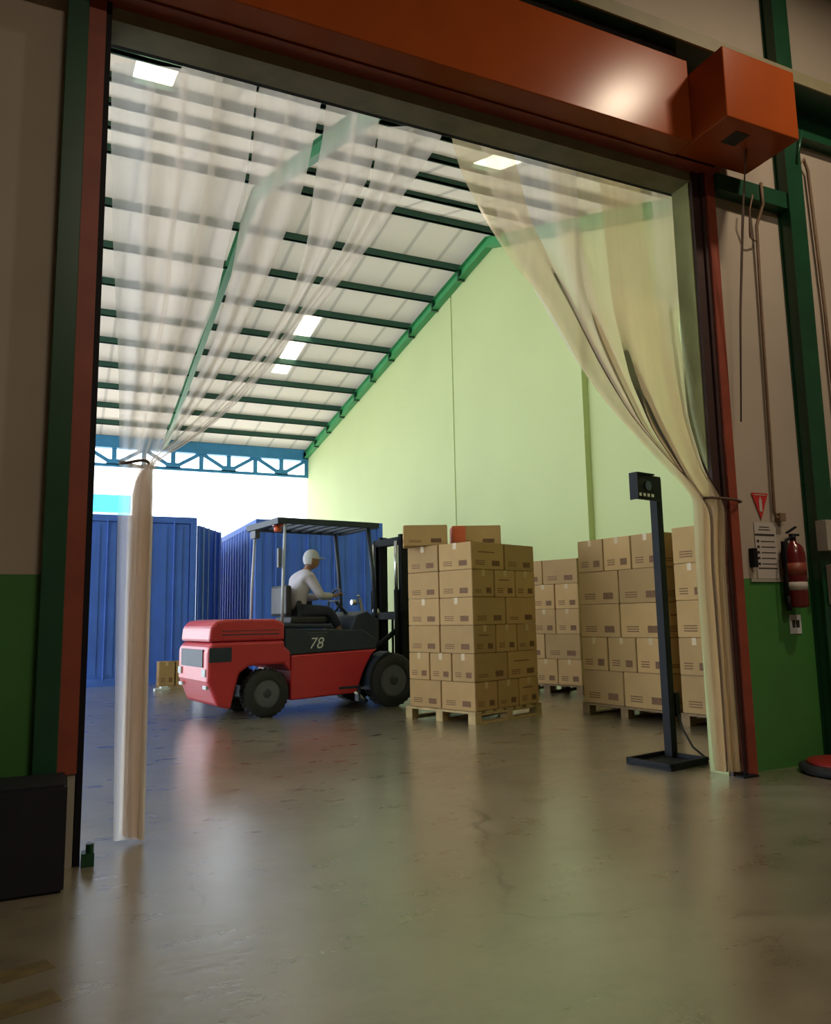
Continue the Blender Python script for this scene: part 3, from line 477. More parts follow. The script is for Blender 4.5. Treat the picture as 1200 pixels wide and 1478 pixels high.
RIGHT = [
  [(2.199, 4.516, 2.704, 4.541, 0.25), (2.231, 4.401, 2.732, 4.425, 0.25), (2.263, 4.286, 2.761, 4.309, 0.25), (2.295, 4.17, 2.789, 4.193, 0.25), (2.359, 4.063, 2.818, 4.077, 0.25), (2.426, 3.955, 2.846, 3.962, 0.25), (2.493, 3.847, 2.905, 3.852, 0.25), (2.575, 3.741, 2.974, 3.745, 0.25), (2.658, 3.634, 3.044, 3.636, 0.25), (2.753, 3.529, 3.111, 3.526, 0.248), (2.868, 3.422, 3.169, 3.409, 0.236), (2.948, 3.306, 3.222, 3.292, 0.222), (3.016, 3.189, 3.275, 3.175, 0.209), (3.083, 3.071, 3.328, 3.058, 0.195), (3.137, 2.952, 3.38, 2.941, 0.181), (3.206, 2.835, 3.442, 2.826, 0.167), (3.285, 2.719, 3.503, 2.711, 0.153), (3.372, 2.604, 3.564, 2.596, 0.139), (3.471, 2.488, 3.634, 2.479, 0.116), (3.561, 2.367, 3.712, 2.361, 0.08), (3.658, 2.248, 3.792, 2.243, 0.044), (3.76, 2.129, 3.889, 2.128, 0.008), (3.867, 2.01, 3.983, 2.012, -0.029), (3.928, 1.89, 4.038, 1.895, -0.065), (3.917, 1.807, 4.127, 1.814, -0.065), (3.904, 1.642, 4.108, 1.646, -0.066), (3.898, 1.478, 4.096, 1.479, -0.066), (3.893, 1.316, 4.102, 1.314, -0.066), (3.896, 1.156, 4.108, 1.15, -0.067), (3.9, 0.996, 4.112, 0.987, -0.067), (3.905, 0.838, 4.114, 0.826, -0.068), (3.91, 0.681, 4.115, 0.666, -0.068), (3.914, 0.526, 4.116, 0.507, -0.069), (3.919, 0.371, 4.116, 0.349, -0.069), (3.924, 0.217, 4.115, 0.193, -0.069), (3.928, 0.065, 4.114, 0.038, -0.07), (3.928, 0.065, 4.114, 0.038, -0.07)] ,
  [(2.446, 4.529, 3.28, 4.548, 0.25), (2.475, 4.412, 3.285, 4.427, 0.25), (2.503, 4.296, 3.289, 4.307, 0.25), (2.531, 4.18, 3.293, 4.187, 0.25), (2.559, 4.064, 3.297, 4.068, 0.25), (2.587, 3.949, 3.301, 3.949, 0.25), (2.631, 3.836, 3.313, 3.833, 0.25), (2.696, 3.728, 3.347, 3.721, 0.25), (2.763, 3.62, 3.382, 3.609, 0.25), (2.829, 3.511, 3.406, 3.49, 0.244), (2.888, 3.394, 3.43, 3.372, 0.23), (2.953, 3.279, 3.462, 3.255, 0.217), (3.018, 3.163, 3.497, 3.14, 0.204), (3.083, 3.048, 3.533, 3.025, 0.19), (3.156, 2.934, 3.568, 2.911, 0.177), (3.237, 2.821, 3.606, 2.798, 0.163), (3.319, 2.707, 3.648, 2.685, 0.15), (3.401, 2.593, 3.689, 2.573, 0.136), (3.504, 2.479, 3.717, 2.456, 0.111), (3.603, 2.361, 3.775, 2.342, 0.075), (3.703, 2.244, 3.84, 2.229, 0.04), (3.809, 2.127, 3.906, 2.117, 0.005), (3.909, 2.01, 4.005, 2.008, -0.03), (3.947, 1.891, 4.104, 1.898, -0.065), (3.934, 1.807, 4.159, 1.816, -0.065), (3.919, 1.641, 4.136, 1.646, -0.066), (3.918, 1.477, 4.122, 1.479, -0.066), (3.917, 1.315, 4.125, 1.314, -0.066), (3.921, 1.154, 4.129, 1.149, -0.067), (3.925, 0.994, 4.133, 0.986, -0.067), (3.93, 0.835, 4.136, 0.825, -0.068), (3.935, 0.677, 4.14, 0.664, -0.068), (3.939, 0.521, 4.143, 0.505, -0.069), (3.944, 0.365, 4.146, 0.347, -0.069), (3.948, 0.211, 4.149, 0.19, -0.069), (3.953, 0.058, 4.152, 0.035, -0.07), (3.953, 0.058, 4.152, 0.035, -0.07)] ,
  [(3.032, 4.542, 3.91, 4.585, 0.25), (3.044, 4.423, 3.915, 4.464, 0.25), (3.056, 4.304, 3.92, 4.344, 0.25), (3.068, 4.185, 3.925, 4.224, 0.25), (3.08, 4.067, 3.93, 4.105, 0.25), (3.092, 3.95, 3.934, 3.986, 0.25), (3.104, 3.832, 3.95, 3.87, 0.25), (3.137, 3.719, 3.965, 3.754, 0.25), (3.171, 3.607, 3.974, 3.634, 0.246), (3.199, 3.49, 3.978, 3.513, 0.236), (3.224, 3.371, 3.983, 3.392, 0.223), (3.256, 3.254, 3.995, 3.274, 0.21), (3.3, 3.139, 4.007, 3.156, 0.197), (3.343, 3.024, 4.019, 3.039, 0.184), (3.386, 2.91, 4.031, 2.923, 0.171), (3.437, 2.797, 4.045, 2.808, 0.158), (3.502, 2.686, 4.065, 2.695, 0.145), (3.566, 2.575, 4.084, 2.582, 0.132), (3.624, 2.46, 4.084, 2.463, 0.103), (3.698, 2.345, 4.086, 2.347, 0.069), (3.771, 2.231, 4.091, 2.232, 0.036), (3.842, 2.118, 4.095, 2.119, 0.002), (3.908, 2.005, 4.118, 2.009, -0.031), (3.973, 1.892, 4.15, 1.9, -0.065), (3.959, 1.808, 4.189, 1.817, -0.065), (3.942, 1.642, 4.172, 1.647, -0.066), (3.936, 1.478, 4.16, 1.48, -0.066), (3.931, 1.315, 4.159, 1.314, -0.066), (3.934, 1.153, 4.158, 1.149, -0.067), (3.938, 0.993, 4.159, 0.986, -0.067), (3.943, 0.834, 4.162, 0.824, -0.068), (3.947, 0.677, 4.166, 0.663, -0.068), (3.952, 0.52, 4.169, 0.504, -0.069), (3.956, 0.365, 4.172, 0.345, -0.069), (3.96, 0.21, 4.175, 0.188, -0.069), (3.965, 0.057, 4.178, 0.032, -0.07), (3.965, 0.057, 4.178, 0.032, -0.07)] ,
  [(3.473, 4.556, 4.336, 4.584, 0.25), (3.477, 4.435, 4.325, 4.46, 0.25), (3.482, 4.315, 4.315, 4.338, 0.25), (3.486, 4.195, 4.305, 4.217, 0.25), (3.491, 4.076, 4.295, 4.096, 0.25), (3.495, 3.957, 4.292, 3.977, 0.25), (3.5, 3.84, 4.294, 3.86, 0.25), (3.507, 3.723, 4.294, 3.742, 0.249), (3.511, 3.605, 4.283, 3.62, 0.242), (3.507, 3.482, 4.273, 3.498, 0.23), (3.503, 3.361, 4.12, 3.378, 0.217), (3.516, 3.243, 4.12, 3.259, 0.205), (3.532, 3.126, 4.12, 3.141, 0.192), (3.548, 3.011, 4.12, 3.025, 0.18), (3.563, 2.896, 4.12, 2.909, 0.167), (3.583, 2.782, 4.12, 2.795, 0.155), (3.625, 2.671, 4.12, 2.681, 0.142), (3.666, 2.561, 4.12, 2.568, 0.128), (3.691, 2.446, 4.12, 2.451, 0.097), (3.739, 2.333, 4.12, 2.336, 0.065), (3.799, 2.221, 4.12, 2.224, 0.032), (3.858, 2.111, 4.12, 2.114, -0.0), (3.921, 2.001, 4.166, 2.008, -0.033), (3.986, 1.893, 4.197, 1.902, -0.065), (3.988, 1.809, 4.215, 1.818, -0.065), (3.968, 1.643, 4.199, 1.649, -0.066), (3.962, 1.478, 4.186, 1.481, -0.066), (3.956, 1.315, 4.185, 1.315, -0.066), (3.959, 1.153, 4.184, 1.151, -0.067), (3.963, 0.993, 4.184, 0.988, -0.067), (3.968, 0.833, 4.185, 0.826, -0.068), (3.971, 0.675, 4.186, 0.665, -0.068), (3.972, 0.519, 4.188, 0.506, -0.069), (3.974, 0.363, 4.191, 0.348, -0.069), (3.976, 0.209, 4.194, 0.191, -0.069), (3.977, 0.056, 4.197, 0.035, -0.07), (3.977, 0.056, 4.197, 0.035, -0.07)] ,
  [(4.013, 4.568, 4.5, 4.581, 0.25), (4.011, 4.447, 4.5, 4.46, 0.25), (4.009, 4.326, 4.5, 4.339, 0.25), (4.007, 4.206, 4.5, 4.219, 0.25), (4.006, 4.087, 4.5, 4.1, 0.25), (4.004, 3.968, 4.5, 3.982, 0.25), (4.002, 3.85, 4.5, 3.864, 0.25), (4.0, 3.732, 4.5, 3.743, 0.246), (3.989, 3.61, 4.5, 3.621, 0.236), (3.976, 3.487, 4.12, 3.5, 0.224), (3.966, 3.367, 4.12, 3.38, 0.212), (3.962, 3.248, 4.12, 3.261, 0.199), (3.959, 3.13, 4.12, 3.144, 0.187), (3.955, 3.014, 4.12, 3.027, 0.175), (3.952, 2.898, 4.12, 2.912, 0.163), (3.957, 2.785, 4.12, 2.798, 0.151), (3.971, 2.674, 4.12, 2.685, 0.139), (3.983, 2.562, 4.12, 2.57, 0.123), (3.978, 2.446, 4.12, 2.454, 0.092), (3.988, 2.333, 4.12, 2.34, 0.06), (4.007, 2.222, 4.12, 2.228, 0.029), (4.025, 2.112, 4.12, 2.118, -0.002), (4.028, 2.003, 4.235, 2.01, -0.034), (4.025, 1.895, 4.235, 1.904, -0.065), (4.011, 1.81, 4.229, 1.819, -0.065), (3.993, 1.643, 4.212, 1.649, -0.066), (3.988, 1.478, 4.199, 1.481, -0.066), (3.982, 1.315, 4.198, 1.315, -0.066), (3.981, 1.153, 4.197, 1.151, -0.067), (3.982, 0.992, 4.197, 0.987, -0.067), (3.982, 0.833, 4.198, 0.825, -0.068), (3.983, 0.675, 4.199, 0.665, -0.068), (3.985, 0.518, 4.201, 0.505, -0.069), (3.986, 0.362, 4.204, 0.347, -0.069), (3.988, 0.208, 4.207, 0.19, -0.069), (3.99, 0.055, 4.21, 0.034, -0.07), (3.99, 0.055, 4.21, 0.034, -0.07)] ,
]

cl = thing('strip_curtain', 'clear plastic strip curtain drawn to the left side of the doorway and knotted', 'curtain', (0, 0, 0), 0, 'plastic strip curtains')
curtain(cl, LEFT, ['pvc_clear', 'pvc', 'pvc', 'pvc', 'pvc', 'pvc', 'pvc', 'pvc', 'pvc', 'pvc'])
bm = new()
tube(bm, [(.145+.075*(1-math.cos(a)), .25+.055*math.sin(a), 1.985+.01*math.sin(2*a)) for a in [2*PI*i/20 for i in range(20)]], .008, 6, 0, True)
obj('tie', bm, 'rope', cl)
cr = thing('strip_curtain', 'yellowed plastic strip curtain tied back to the right side of the doorway', 'curtain', (0, 0, 0), 0, 'plastic strip curtains')
curtain(cr, RIGHT, ['pvc_yellow', 'pvc', 'pvc_yellow', 'pvc_yellow', 'pvc'])
bm = new()
tube(bm, [(4.02, -.06, 1.925), (4.06, -.10, 1.925), (4.16, -.12, 1.92), (4.27, -.12, 1.915), (4.345, -.09, 1.91), (4.345, -.01, 1.91)], .010, 6)
tube(bm, [(4.02, -.06, 1.925), (4.05, -.02, 1.925), (4.12, -.015, 1.92)], .010, 6)
obj('tie', bm, 'rope', cr)
bm = new(); bx(bm, .02, 4.24,   .185, .215, 4.40, 4.46)
for i in range(36): cyl(bm, (.08+i*.115, .178, 4.43), (.08+i*.115, .185, 4.43), .01, seg=8)
tag(obj('curtain_rail', bm, 'black_steel'), 'dark steel rail behind the lintel that carries the plastic strips', 'rail')

# ================================================================ PALLETS OF CARTONS
meshes = {}
def carton_mesh(w, d, h, v=0):
    key = (round(w, 3), round(d, 3), round(h, 3), v)
    if key in meshes: return meshes[key]
    bm = new(); bx(bm, -w/2, w/2, -d/2, d/2, 0, h)
    bmesh.ops.bevel(bm, geom=bm.edges[:], offset=.006, segments=2, affect='EDGES')
    e = .0012
    # tape over the top and down both short sides
    bx(bm, -.025, .025, -d/2-e, d/2+e, h-.07, h+e, 2) if d > w else bx(bm, -w/2-e, w/2+e, -.025, .025, h-.07, h+e, 2)
    # printed marks low on each face
    for s in (-1, 1):
        y = s*(d/2+e/2)
        bx(bm, w*.12, w*.36, y-e/2, y+e/2, h*.14, h*.34, 1)
        for q in range(3 if v != 1 else 2): bx(bm, -w*.38, -w*.10, y-e/2, y+e/2, h*(.16+.07*q), h*(.19+.07*q), 1)
        if v == 2: bx(bm, -w*.3, w*.2, y-e/2, y+e/2, h*.62, h*.66, 1)
        x = s*(w/2+e/2)
        bx(bm, x-e/2, x+e/2, -d*.36, -d*.12, h*.14, h*.34, 1)
        for q in range(3): bx(bm, x-e/2, x+e/2, d*.08, d*.36, h*(.16+.07*q), h*(.19+.07*q), 1)
    me = bpy.data.meshes.new('cardboard_box'); bmesh.ops.recalc_face_normals(bm, faces=bm.faces[:]); bm.to_mesh(me); bm.free()
    for x in ('carton', 'print', 'tape'): me.materials.append(M[x])
    meshes[key] = me; return me
def carton(w, d, h, loc, rz, label, group, v=0):
    o = bpy.data.objects.new('cardboard_box', carton_mesh(w, d, h, v)); COL.objects.link(o)
    o.location = loc; o.rotation_euler = (0, 0, rz); return tag(o, label, 'box', group)
def pallet(loc, rz, w, d, label, mt='wood'):
    t = thing('pallet', label, 'pallet', loc, rz, 'wooden pallets')
    bm = new(); n = 7; bw = w/n*.72
    for i in range(n):
        x = i*(w-bw)/(n-1); bx(bm, x, x+bw, 0, d, .105, .127)
    for j in range(3):
        y = j*(d-.1)/2; bx(bm, 0, w, y, y+.1, .085, .104)
    obj('deck', bm, mt, t)
    for i in range(3):
        for j in range(3):
            x = i*(w-.1)/2; y = j*(d-.1)/2
            box_obj('block', (x, x+.1, y, y+.1, .022, .084), mt, t)
    for j in range(3):
        y = j*(d-.1)/2; box_obj('bottom_board', (0, w, y, y+.1, 0, .021), mt, t)
    return t
ORD = ['bottom', 'second', 'third', 'fourth', 'fifth', 'top']
def stack(origin, rz, W_, D_, nl, h, name, group, patt, zbase=.13, faces=('right-hand face', 'left-hand face'), fn=None):
    """patt: list of (cols along x, rows along y) per layer; the boxes of the two faces in view are laid."""
    c, s = math.cos(rz), math.sin(rz)
    for L_ in range(nl):
        nxx, nyy = patt[L_ % len(patt)]
        w, d = W_/nxx, D_/nyy
        lay = ORD[L_] if L_ < nl-1 else 'top'
        for i in range(nxx):
            for j in range(nyy):
                if i and j: continue
                jit = random.uniform(-.006, .006)
                x, y = (i+.5)*w, (j+.5)*d
                X = origin[0]+c*(x+jit)-s*(y+jit); Y = origin[1]+s*(x+jit)+c*(y+jit)
                if i == 0 and j == 0: pos = 'near corner'
                elif j == 0:
                    pos = 'right face, far end' if i == nxx-1 else 'right face, middle'
                else:
                    pos = 'left face, far end' if j == nyy-1 else ('left face, middle' if nyy < 4 else 'left face, %s box from the near corner' % ORD[j])
                carton(w-.010, d-.010, h-.004, (X, Y, zbase+L_*h), rz+random.uniform(-.008, .008),
                       'cardboard box, %s layer, %s, in the %s' % (lay, pos, name), group, (L_+i+j) % 3)
r21 = math.radians(20.5)
pallet((3.88-.02, 3.15-.02, 0), r21, 1.16, 1.04, 'pale wooden pallet under the tall carton stack beside the red forklift')
stack((3.88, 3.15), r21, 1.12, 1.00, 6, .300, 'tall stack by the forklift', 'cartons stacked beside the forklift',
      [(3, 2), (2, 3), (3, 2), (2, 2), (3, 2), (2, 2)])
ex = Vector((math.cos(r21), math.sin(r21), 0)); ey = Vector((-ex.y, ex.x, 0)); o1 = Vector((3.88, 3.15, 0))
zt1 = .13+6*.3
p = o1+ex*.64+ey*.50; carton(.56, .42, .235, (p.x, p.y, zt1), math.radians(-22), 'cardboard box with an orange tag, loose on top of the tall stack', 'loose cartons on top of the stack', 1)
q = bpy.data.objects[-1] if False else None
bm = new(); bx(bm, -.2835, -.2813, -.20, .10, .02, .232); bx(bm, -.2835, -.13, -.2125, -.2113, .04, .232)
tg = obj('tag', bm, 'orange_tag'); 
for o in list(COL.objects):
    if o.get('label', '').startswith('cardboard box with an orange tag'): tg.parent = o; tg['label'] = 'orange tag'
p = o1+ex*.10+ey*.80; carton(.50, .36, .235, (p.x, p.y, zt1), math.radians(-22), 'plain cardboard box laid loose on top of the tall stack, at its forklift end', 'loose cartons on top of the stack', 1)

# stack behind, half hidden
r2 = math.radians(112)
def place(corner, ang_face, W_, D_): pass
a2 = math.radians(22.5)      # x axis of this stack
e2x = Vector((math.cos(a2), math.sin(a2), 0)); e2y = Vector((-e2x.y, e2x.x, 0))
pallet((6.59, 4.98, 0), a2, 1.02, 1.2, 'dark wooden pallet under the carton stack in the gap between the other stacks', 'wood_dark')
stack((6.60, 5.00), a2, 1.0, 1.2, 5, .36, 'stack in the gap', 'cartons stacked in the gap', [(2, 3), (2, 2), (2, 3), (2, 3), (2, 2)])
# stack to the right, seen beside the black pedestal
a3 = math.radians(9.2)
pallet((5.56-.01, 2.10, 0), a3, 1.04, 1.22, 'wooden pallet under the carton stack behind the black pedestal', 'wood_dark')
def stack3(ox, oy, nm, grp, W_=1.0, D_=1.2, top=5, skip=()):
    stack((ox, oy), a3, W_, D_, top, .368, nm, grp, [(2, 2), (2, 3), (2, 2), (2, 2), (2, 3)])
stack3(5.56, 2.12, 'stack behind the pedestal', 'cartons stacked behind the pedestal')
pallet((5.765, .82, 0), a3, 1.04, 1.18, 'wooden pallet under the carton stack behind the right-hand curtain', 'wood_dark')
stack((5.775, .84), a3, 1.0, 1.16, 5, .372, 'stack behind the right curtain', 'cartons stacked behind the right-hand curtain', [(2, 2), (2, 3), (2, 2), (2, 3), (2, 2)])
# small carton lot by the left container
carton(.27, .3, .42, (1.62, 10.6, 0), .05, 'small upright cardboard box at the foot of the blue container, nearer the doorway curtain', 'small cartons by the container')
carton(.27, .3, .42, (1.92, 10.62, 0), -.03, 'small upright cardboard box at the foot of the blue container, nearer the forklift', 'small cartons by the container')
bm = new(); bx(bm, -.13, .13, -.04, .04, 0, .03); bx(bm, -.02, .10, -.03, .05, .03, .055)
tag(obj('plastic_scrap', bm, 'tag_white', loc=(1.45, 9.6, 0), rot=(0, 0, .3)), 'small white scrap of packaging lying on the floor by the container', 'scrap')

# ================================================================ CONTAINERS
def container(loc, w, l, h, label, doors=True):
    t = thing('shipping_container', label, 'container', loc, 0, 'blue shipping containers')
    bm = new()
    n = int(l/.28)
    # corrugated long sides
    for x, s in ((0, 1), (w, -1)):
        prev = None
        for i in range(n*4+1):
            y = l*i/(n*4); dx = (0, .035, .035, 0)[i % 4]*s
            a = bm.verts.new((x+dx, y, .15)); b = bm.verts.new((x+dx, y, h-.12))
            if prev: bm.faces.new((prev[0], a, b, prev[1]))
            prev = (a, b)
    bx(bm, .04, w-.04, .03, l-.03, h-.06, h-.03); bx(bm, .04, w-.04, .03, l-.03, .05, .15)
    bx(bm, .04, w-.04, l-.06, l-.03, .15, h-.06)
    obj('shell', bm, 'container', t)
    bm = new()
    for x in (0, w-.12):
        for y in (0, l-.12): bx(bm, x, x+.12, y, y+.12, 0, h)
    for x in (0, w-.06):
        bx(bm, x, x+.06, .12, l-.12, h-.12, h); bx(bm, x, x+.06, .12, l-.12, .0, .15)
    for y in (0, l-.08):
        bx(bm, .12, w-.12, y, y+.08, h-.12, h); bx(bm, .12, w-.12, y, y+.08, 0, .14)
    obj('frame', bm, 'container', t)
    if doors:
        for k in (0, 1):
            x0 = .125+k*(w-.25)/2; x1 = x0+(w-.25)/2-.01
            bm = new(); bx(bm, x0, x1, .02, .07, .15, h-.13)
            for q in range(4):
                xx = x0+.08+q*(x1-x0-.16)/3.6; bx(bm, xx, xx+.12, .005, .02, .2, h-.2)
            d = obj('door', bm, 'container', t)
            bm = new()
            for xx in (x0+.28, x1-.28):
                cyl(bm, (xx, -.01, .1), (xx, -.01, h-.1), .014, seg=8)
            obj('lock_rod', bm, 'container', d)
    return t
c1 = container((-.42, 11.0, 0), 2.60, 6.06, 3.10, 'dark blue shipping container standing behind the left curtain')
# its open door leaf
bm = new(); bx(bm, 0, 1.35, -.025, .025, .15, 2.95)
for i in range(5): bx(bm, .10+i*.25, .20+i*.25, -.04, -.025, .2, 2.9)
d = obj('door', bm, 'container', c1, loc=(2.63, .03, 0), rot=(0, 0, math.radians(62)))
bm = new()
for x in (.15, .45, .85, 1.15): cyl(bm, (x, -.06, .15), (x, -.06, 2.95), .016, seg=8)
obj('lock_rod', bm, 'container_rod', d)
c2 = container((3.32, 11.0, 0), 2.70, 6.06, 3.12, 'dark blue shipping container standing behind the forklift')

# ================================================================ FORKLIFT
FA = math.radians(9)
fk = thing('forklift', 'red counterbalance forklift with dark overhead guard driving behind the tall carton stack', 'forklift', (2.02, 5.49, 0), FA)
# counterweight and hood
def side_prism(name, poly, y0, y1, mt, parent, bevel=.03, **k):
    bm = new(); prism(bm, poly, y0, y1); return obj(name, bm, mt, parent, bevel)
cwp = [(-.60, .17), (-.44, .12), (-.40, .30), (-.34, .52), (-.22, .60), (.22, .60), (.30, .50), (.30, .75), (.22, .80), (.22, .88), (-.66, .88), (-.72, .80), (-.72, .45)]
side_prism('counterweight', cwp, -.55, .55, 'fork_red', fk, .035)
side_prism('hood', [(-.70, .885), (.225, .885), (.225, 1.09), (.10, 1.135), (-.50, 1.14), (-.62, 1.12), (-.685, 1.04)], -.53, .53, 'fork_red', fk, .03)
bm = new(); bx(bm, -.55, .15, -.533, -.528, .955, .968); bx(bm, -.55, .15, -.533, -.528, 1.0, 1.008); obj('hood_seam', bm, 'fork_dark', fk)
bm = new(); bx(bm, -.70, -.44, -.556, -.545, .66, .82); bx(bm, -.73, -.70, -.40, .40, .60, .80); obj('grille', bm, 'fork_dark', fk)
for s in (-1, 1):
    bm = new(); bx(bm, -.735, -.715, s*.45-.06, s*.45+.06, .50, .58); obj('tail_light', bm, 'tag_white', fk)
    bm = new(); bx(bm, -.72, -.69, s*.45-.06, s*.45+.06, .36, .40); obj('reflector', bm, 'tag_white', fk)
# chassis panel, arches and step
side_prism('chassis', [(.31, .17), (1.20, .20), (1.30, .45), (1.42, .66), (1.52, .735), (.31, .70)], -.52, .52, 'fork_red', fk, .02)
bm = new(); bx(bm, 1.02, 1.20, -.526, -.52, .50, .62); obj('step_recess', bm, 'fork_red', fk)
side_prism('side_skirt', [(.235, .705), (1.50, .74), (1.50, .86), (1.30, .98), (.235, 1.02)], -.515, .515, 'fork_dark', fk, .01)
fd = bpy.data.curves.new('number', 'FONT'); fd.body = '78'; fd.size = .19; fd.extrude = .001; fd.align_x = 'CENTER'; fd.shear = .25
tmp = bpy.data.objects.new('tmp', fd); COL.objects.link(tmp); bpy.context.view_layer.update()
me = bpy.data.meshes.new_from_object(tmp.evaluated_get(bpy.context.evaluated_depsgraph_get())); bpy.data.objects.remove(tmp); me.materials.clear(); me.materials.append(M['tag_white'])
fo = bpy.data.objects.new('number_decal', me); COL.objects.link(fo)
fo.parent = fk; fo.location = (.64, -.5185, .77); fo.rotation_euler = (PI/2, 0, 0)
bm = new(); bx(bm, .52, .80, -.519, -.515, .955, .963); bx(bm, .55, .78, -.519, -.515, .925, .931); obj('side_lettering', bm, 'rim', fk)
side_prism('cowl', [(1.18, .98), (1.50, .74), (1.60, .80), (1.60, 1.10), (1.42, 1.22), (1.25, 1.16)], -.42, .42, 'fork_dark', fk, .02)
side_prism('engine_cover', [(.235, 1.02), (.95, 1.0), (.92, 1.06), (.235, 1.08)], -.40, .40, 'fork_dark', fk, .02)
bm = new(); bx(bm, .42, .92, -.25, .25, 1.06, 1.16); st = obj('seat', bm, 'seat', fk, .03)
bm = new(); bx(bm, .36, .45, -.24, .24, 1.17, 1.55); obj('seat_back', bm, 'seat', fk, .03)
bm = new(); tube(bm, [(1.17+.045*math.cos(a), .17*math.sin(a), 1.36+.16*math.cos(a)) for a in [2*PI*i/24 for i in range(24)]], .014, 8, 0, True)
bx(bm, 1.16, 1.18, -.16, .16, 1.35, 1.37); cyl(bm, (1.17, 0, 1.36), (1.38, 0, 1.15), .022)
obj('steering_wheel', bm, 'fork_dark', fk)
bm = new(); cyl(bm, (1.42, -.30, 1.16), (1.36, -.30, 1.40), .010, seg=8); cyl(bm, (1.36, -.30, 1.40), (1.355, -.30, 1.43), .02, seg=10)
cyl(bm, (1.48, -.24, 1.16), (1.42, -.24, 1.38), .010, seg=8); obj('lever', bm, 'fork_metal', fk)
# headlights seen as bright spots
for a, b, r in (((1.20, -.40, 1.33), (1.27, -.40, 1.33), .035), ((1.52, -.42, 1.20), (1.58, -.42, 1.20), .045)):
    bm = new(); cyl(bm, a, b, r); obj('head_light', bm, 'fork_metal', fk)
# overhead guard
gd = None
def leg(pts, r, mt='fork_dark'):
    bm = new(); tube(bm, pts, r, 8); return obj('guard_leg', bm, mt, fk)
for s in (-1, 1):
    leg([(.20, s*.50, 1.09), (.21, s*.50, 1.6), (.24, s*.48, 2.30)], .018, 'leg_bright')
    leg([(1.52, s*.47, 1.15), (1.48, s*.47, 1.7), (1.42, s*.46, 2.31)], .028)
bm = new()
for s in (-1, 1): bx(bm, .15, 1.52, s*.49-.035, s*.49+.035, 2.29, 2.36)
for i in range(8): bx(bm, .25+i*.16, .30+i*.16, -.46, .46, 2.30, 2.345)
bx(bm, .13, .19, -.52, .52, 2.28, 2.36); bx(bm, 1.50, 1.56, -.52, .52, 2.29, 2.36)
obj('overhead_guard', bm, 'fork_dark', fk, .006)
bm = new(); lathe(bm, [(.045, 0), (.045, .05), (.02, .07)], (.20, -.35, 2.20)); bx(bm, .14, .30, -.38, -.32, 2.27, 2.295)
obj('warning_light', bm, 'lamp_orange', fk)
bm = new(); bx(bm, .15, .22, .26, .42, 2.18, 2.28); obj('work_light', bm, 'rim', fk)
bm = new(); bx(bm, .14, .18, -.52, -.47, 1.75, 1.98); obj('mirror', bm, 'rim', fk)
# rear screen sheet between the guard legs
# wheels
def wheel(name, x, y, r, w, label=None):
    bm = new()
    lathe(bm, [(r*.62, -w/2), (r*.93, -w/2), (r, -w/2+.025), (r, w/2-.025), (r*.93, w/2), (r*.62, w/2), (r*.62, -w/2)], (0, 0, 0), 'Y', 32, cap=False)
    o = obj(name, bm, 'rubber', fk, loc=(x, y, r))
    bm = new()
    lathe(bm, [(r*.61, -w/2+.01), (r*.55, -w/2+.01), (r*.50, -w/2+.05), (r*.22, -w/2+.05), (r*.20, -w/2+.01), (.01, -w/2+.01)], (0, 0, 0), 'Y', 24)
    lathe(bm, [(r*.61, w/2-.01), (r*.50, w/2-.05), (.01, w/2-.05)], (0, 0, 0), 'Y', 24)
    for i in range(6):
        a = i*PI/3; cyl(bm, (r*.35*math.cos(a), -w/2+.05, r*.35*math.sin(a)), (r*.35*math.cos(a), -w/2+.03, r*.35*math.sin(a)), .015, seg=6)
    obj('rim', bm, 'rim', o)
    bm = new()
    for i in range(28):
        a = 2*PI*i/28
        mt = Matrix.Rotation(a, 4, 'Y') @ Matrix.Translation((r, 0, 0))
        bx(bm, -.006, .010, -w/2+.03, -.01, -.012, .012, mtx=mt); mt2 = Matrix.Rotation(a+.11, 4, 'Y') @ Matrix.Translation((r, 0, 0))
        bx(bm, -.006, .010, .01, w/2-.03, -.012, .012, mtx=mt2)
    obj('tread', bm, 'rubber', o)
    return o
for s in (-1, 1):
    wheel('rear_wheel', 0, s*.45, .275, .20)
    wheel('front_wheel', 1.70, s*.49, .335, .24)
# front fenders
for s in (-1, 1):
    bm = new(); pr_ = []
    for i in range(9):
        a = math.radians(100+i*12); pr_.append((1.70+.37*math.cos(a), .335+.37*math.sin(a)))
    pr2 = [(x*1+(1.70-x)*.06, z*1+(.335-z)*.06) for x, z in pr_][::-1]
    prism(bm, pr_+pr2, s*.49-.12, s*.49+.12); obj('fender', bm, 'fork_dark', fk)
bm = new(); bx(bm, -.12, .12, -.36, .36, .20, .34); obj('rear_axle', bm, 'fork_dark', fk)
bm = new(); bx(bm, 1.2, 1.85, -.36, .36, .24, .62); obj('front_axle', bm, 'fork_dark', fk)
# step
bm = new(); bx(bm, .95, 1.25, -.53, -.44, .26, .29); bx(bm, 1.22, 1.25, -.53, -.44, .10, .28, mtx=None); obj('step', bm, 'fork_dark', fk)
bm = new(); cyl(bm, (1.18, -.50, .22), (1.36, -.50, .085), .022, seg=10); obj('lock_pin', bm, 'fork_metal', fk)
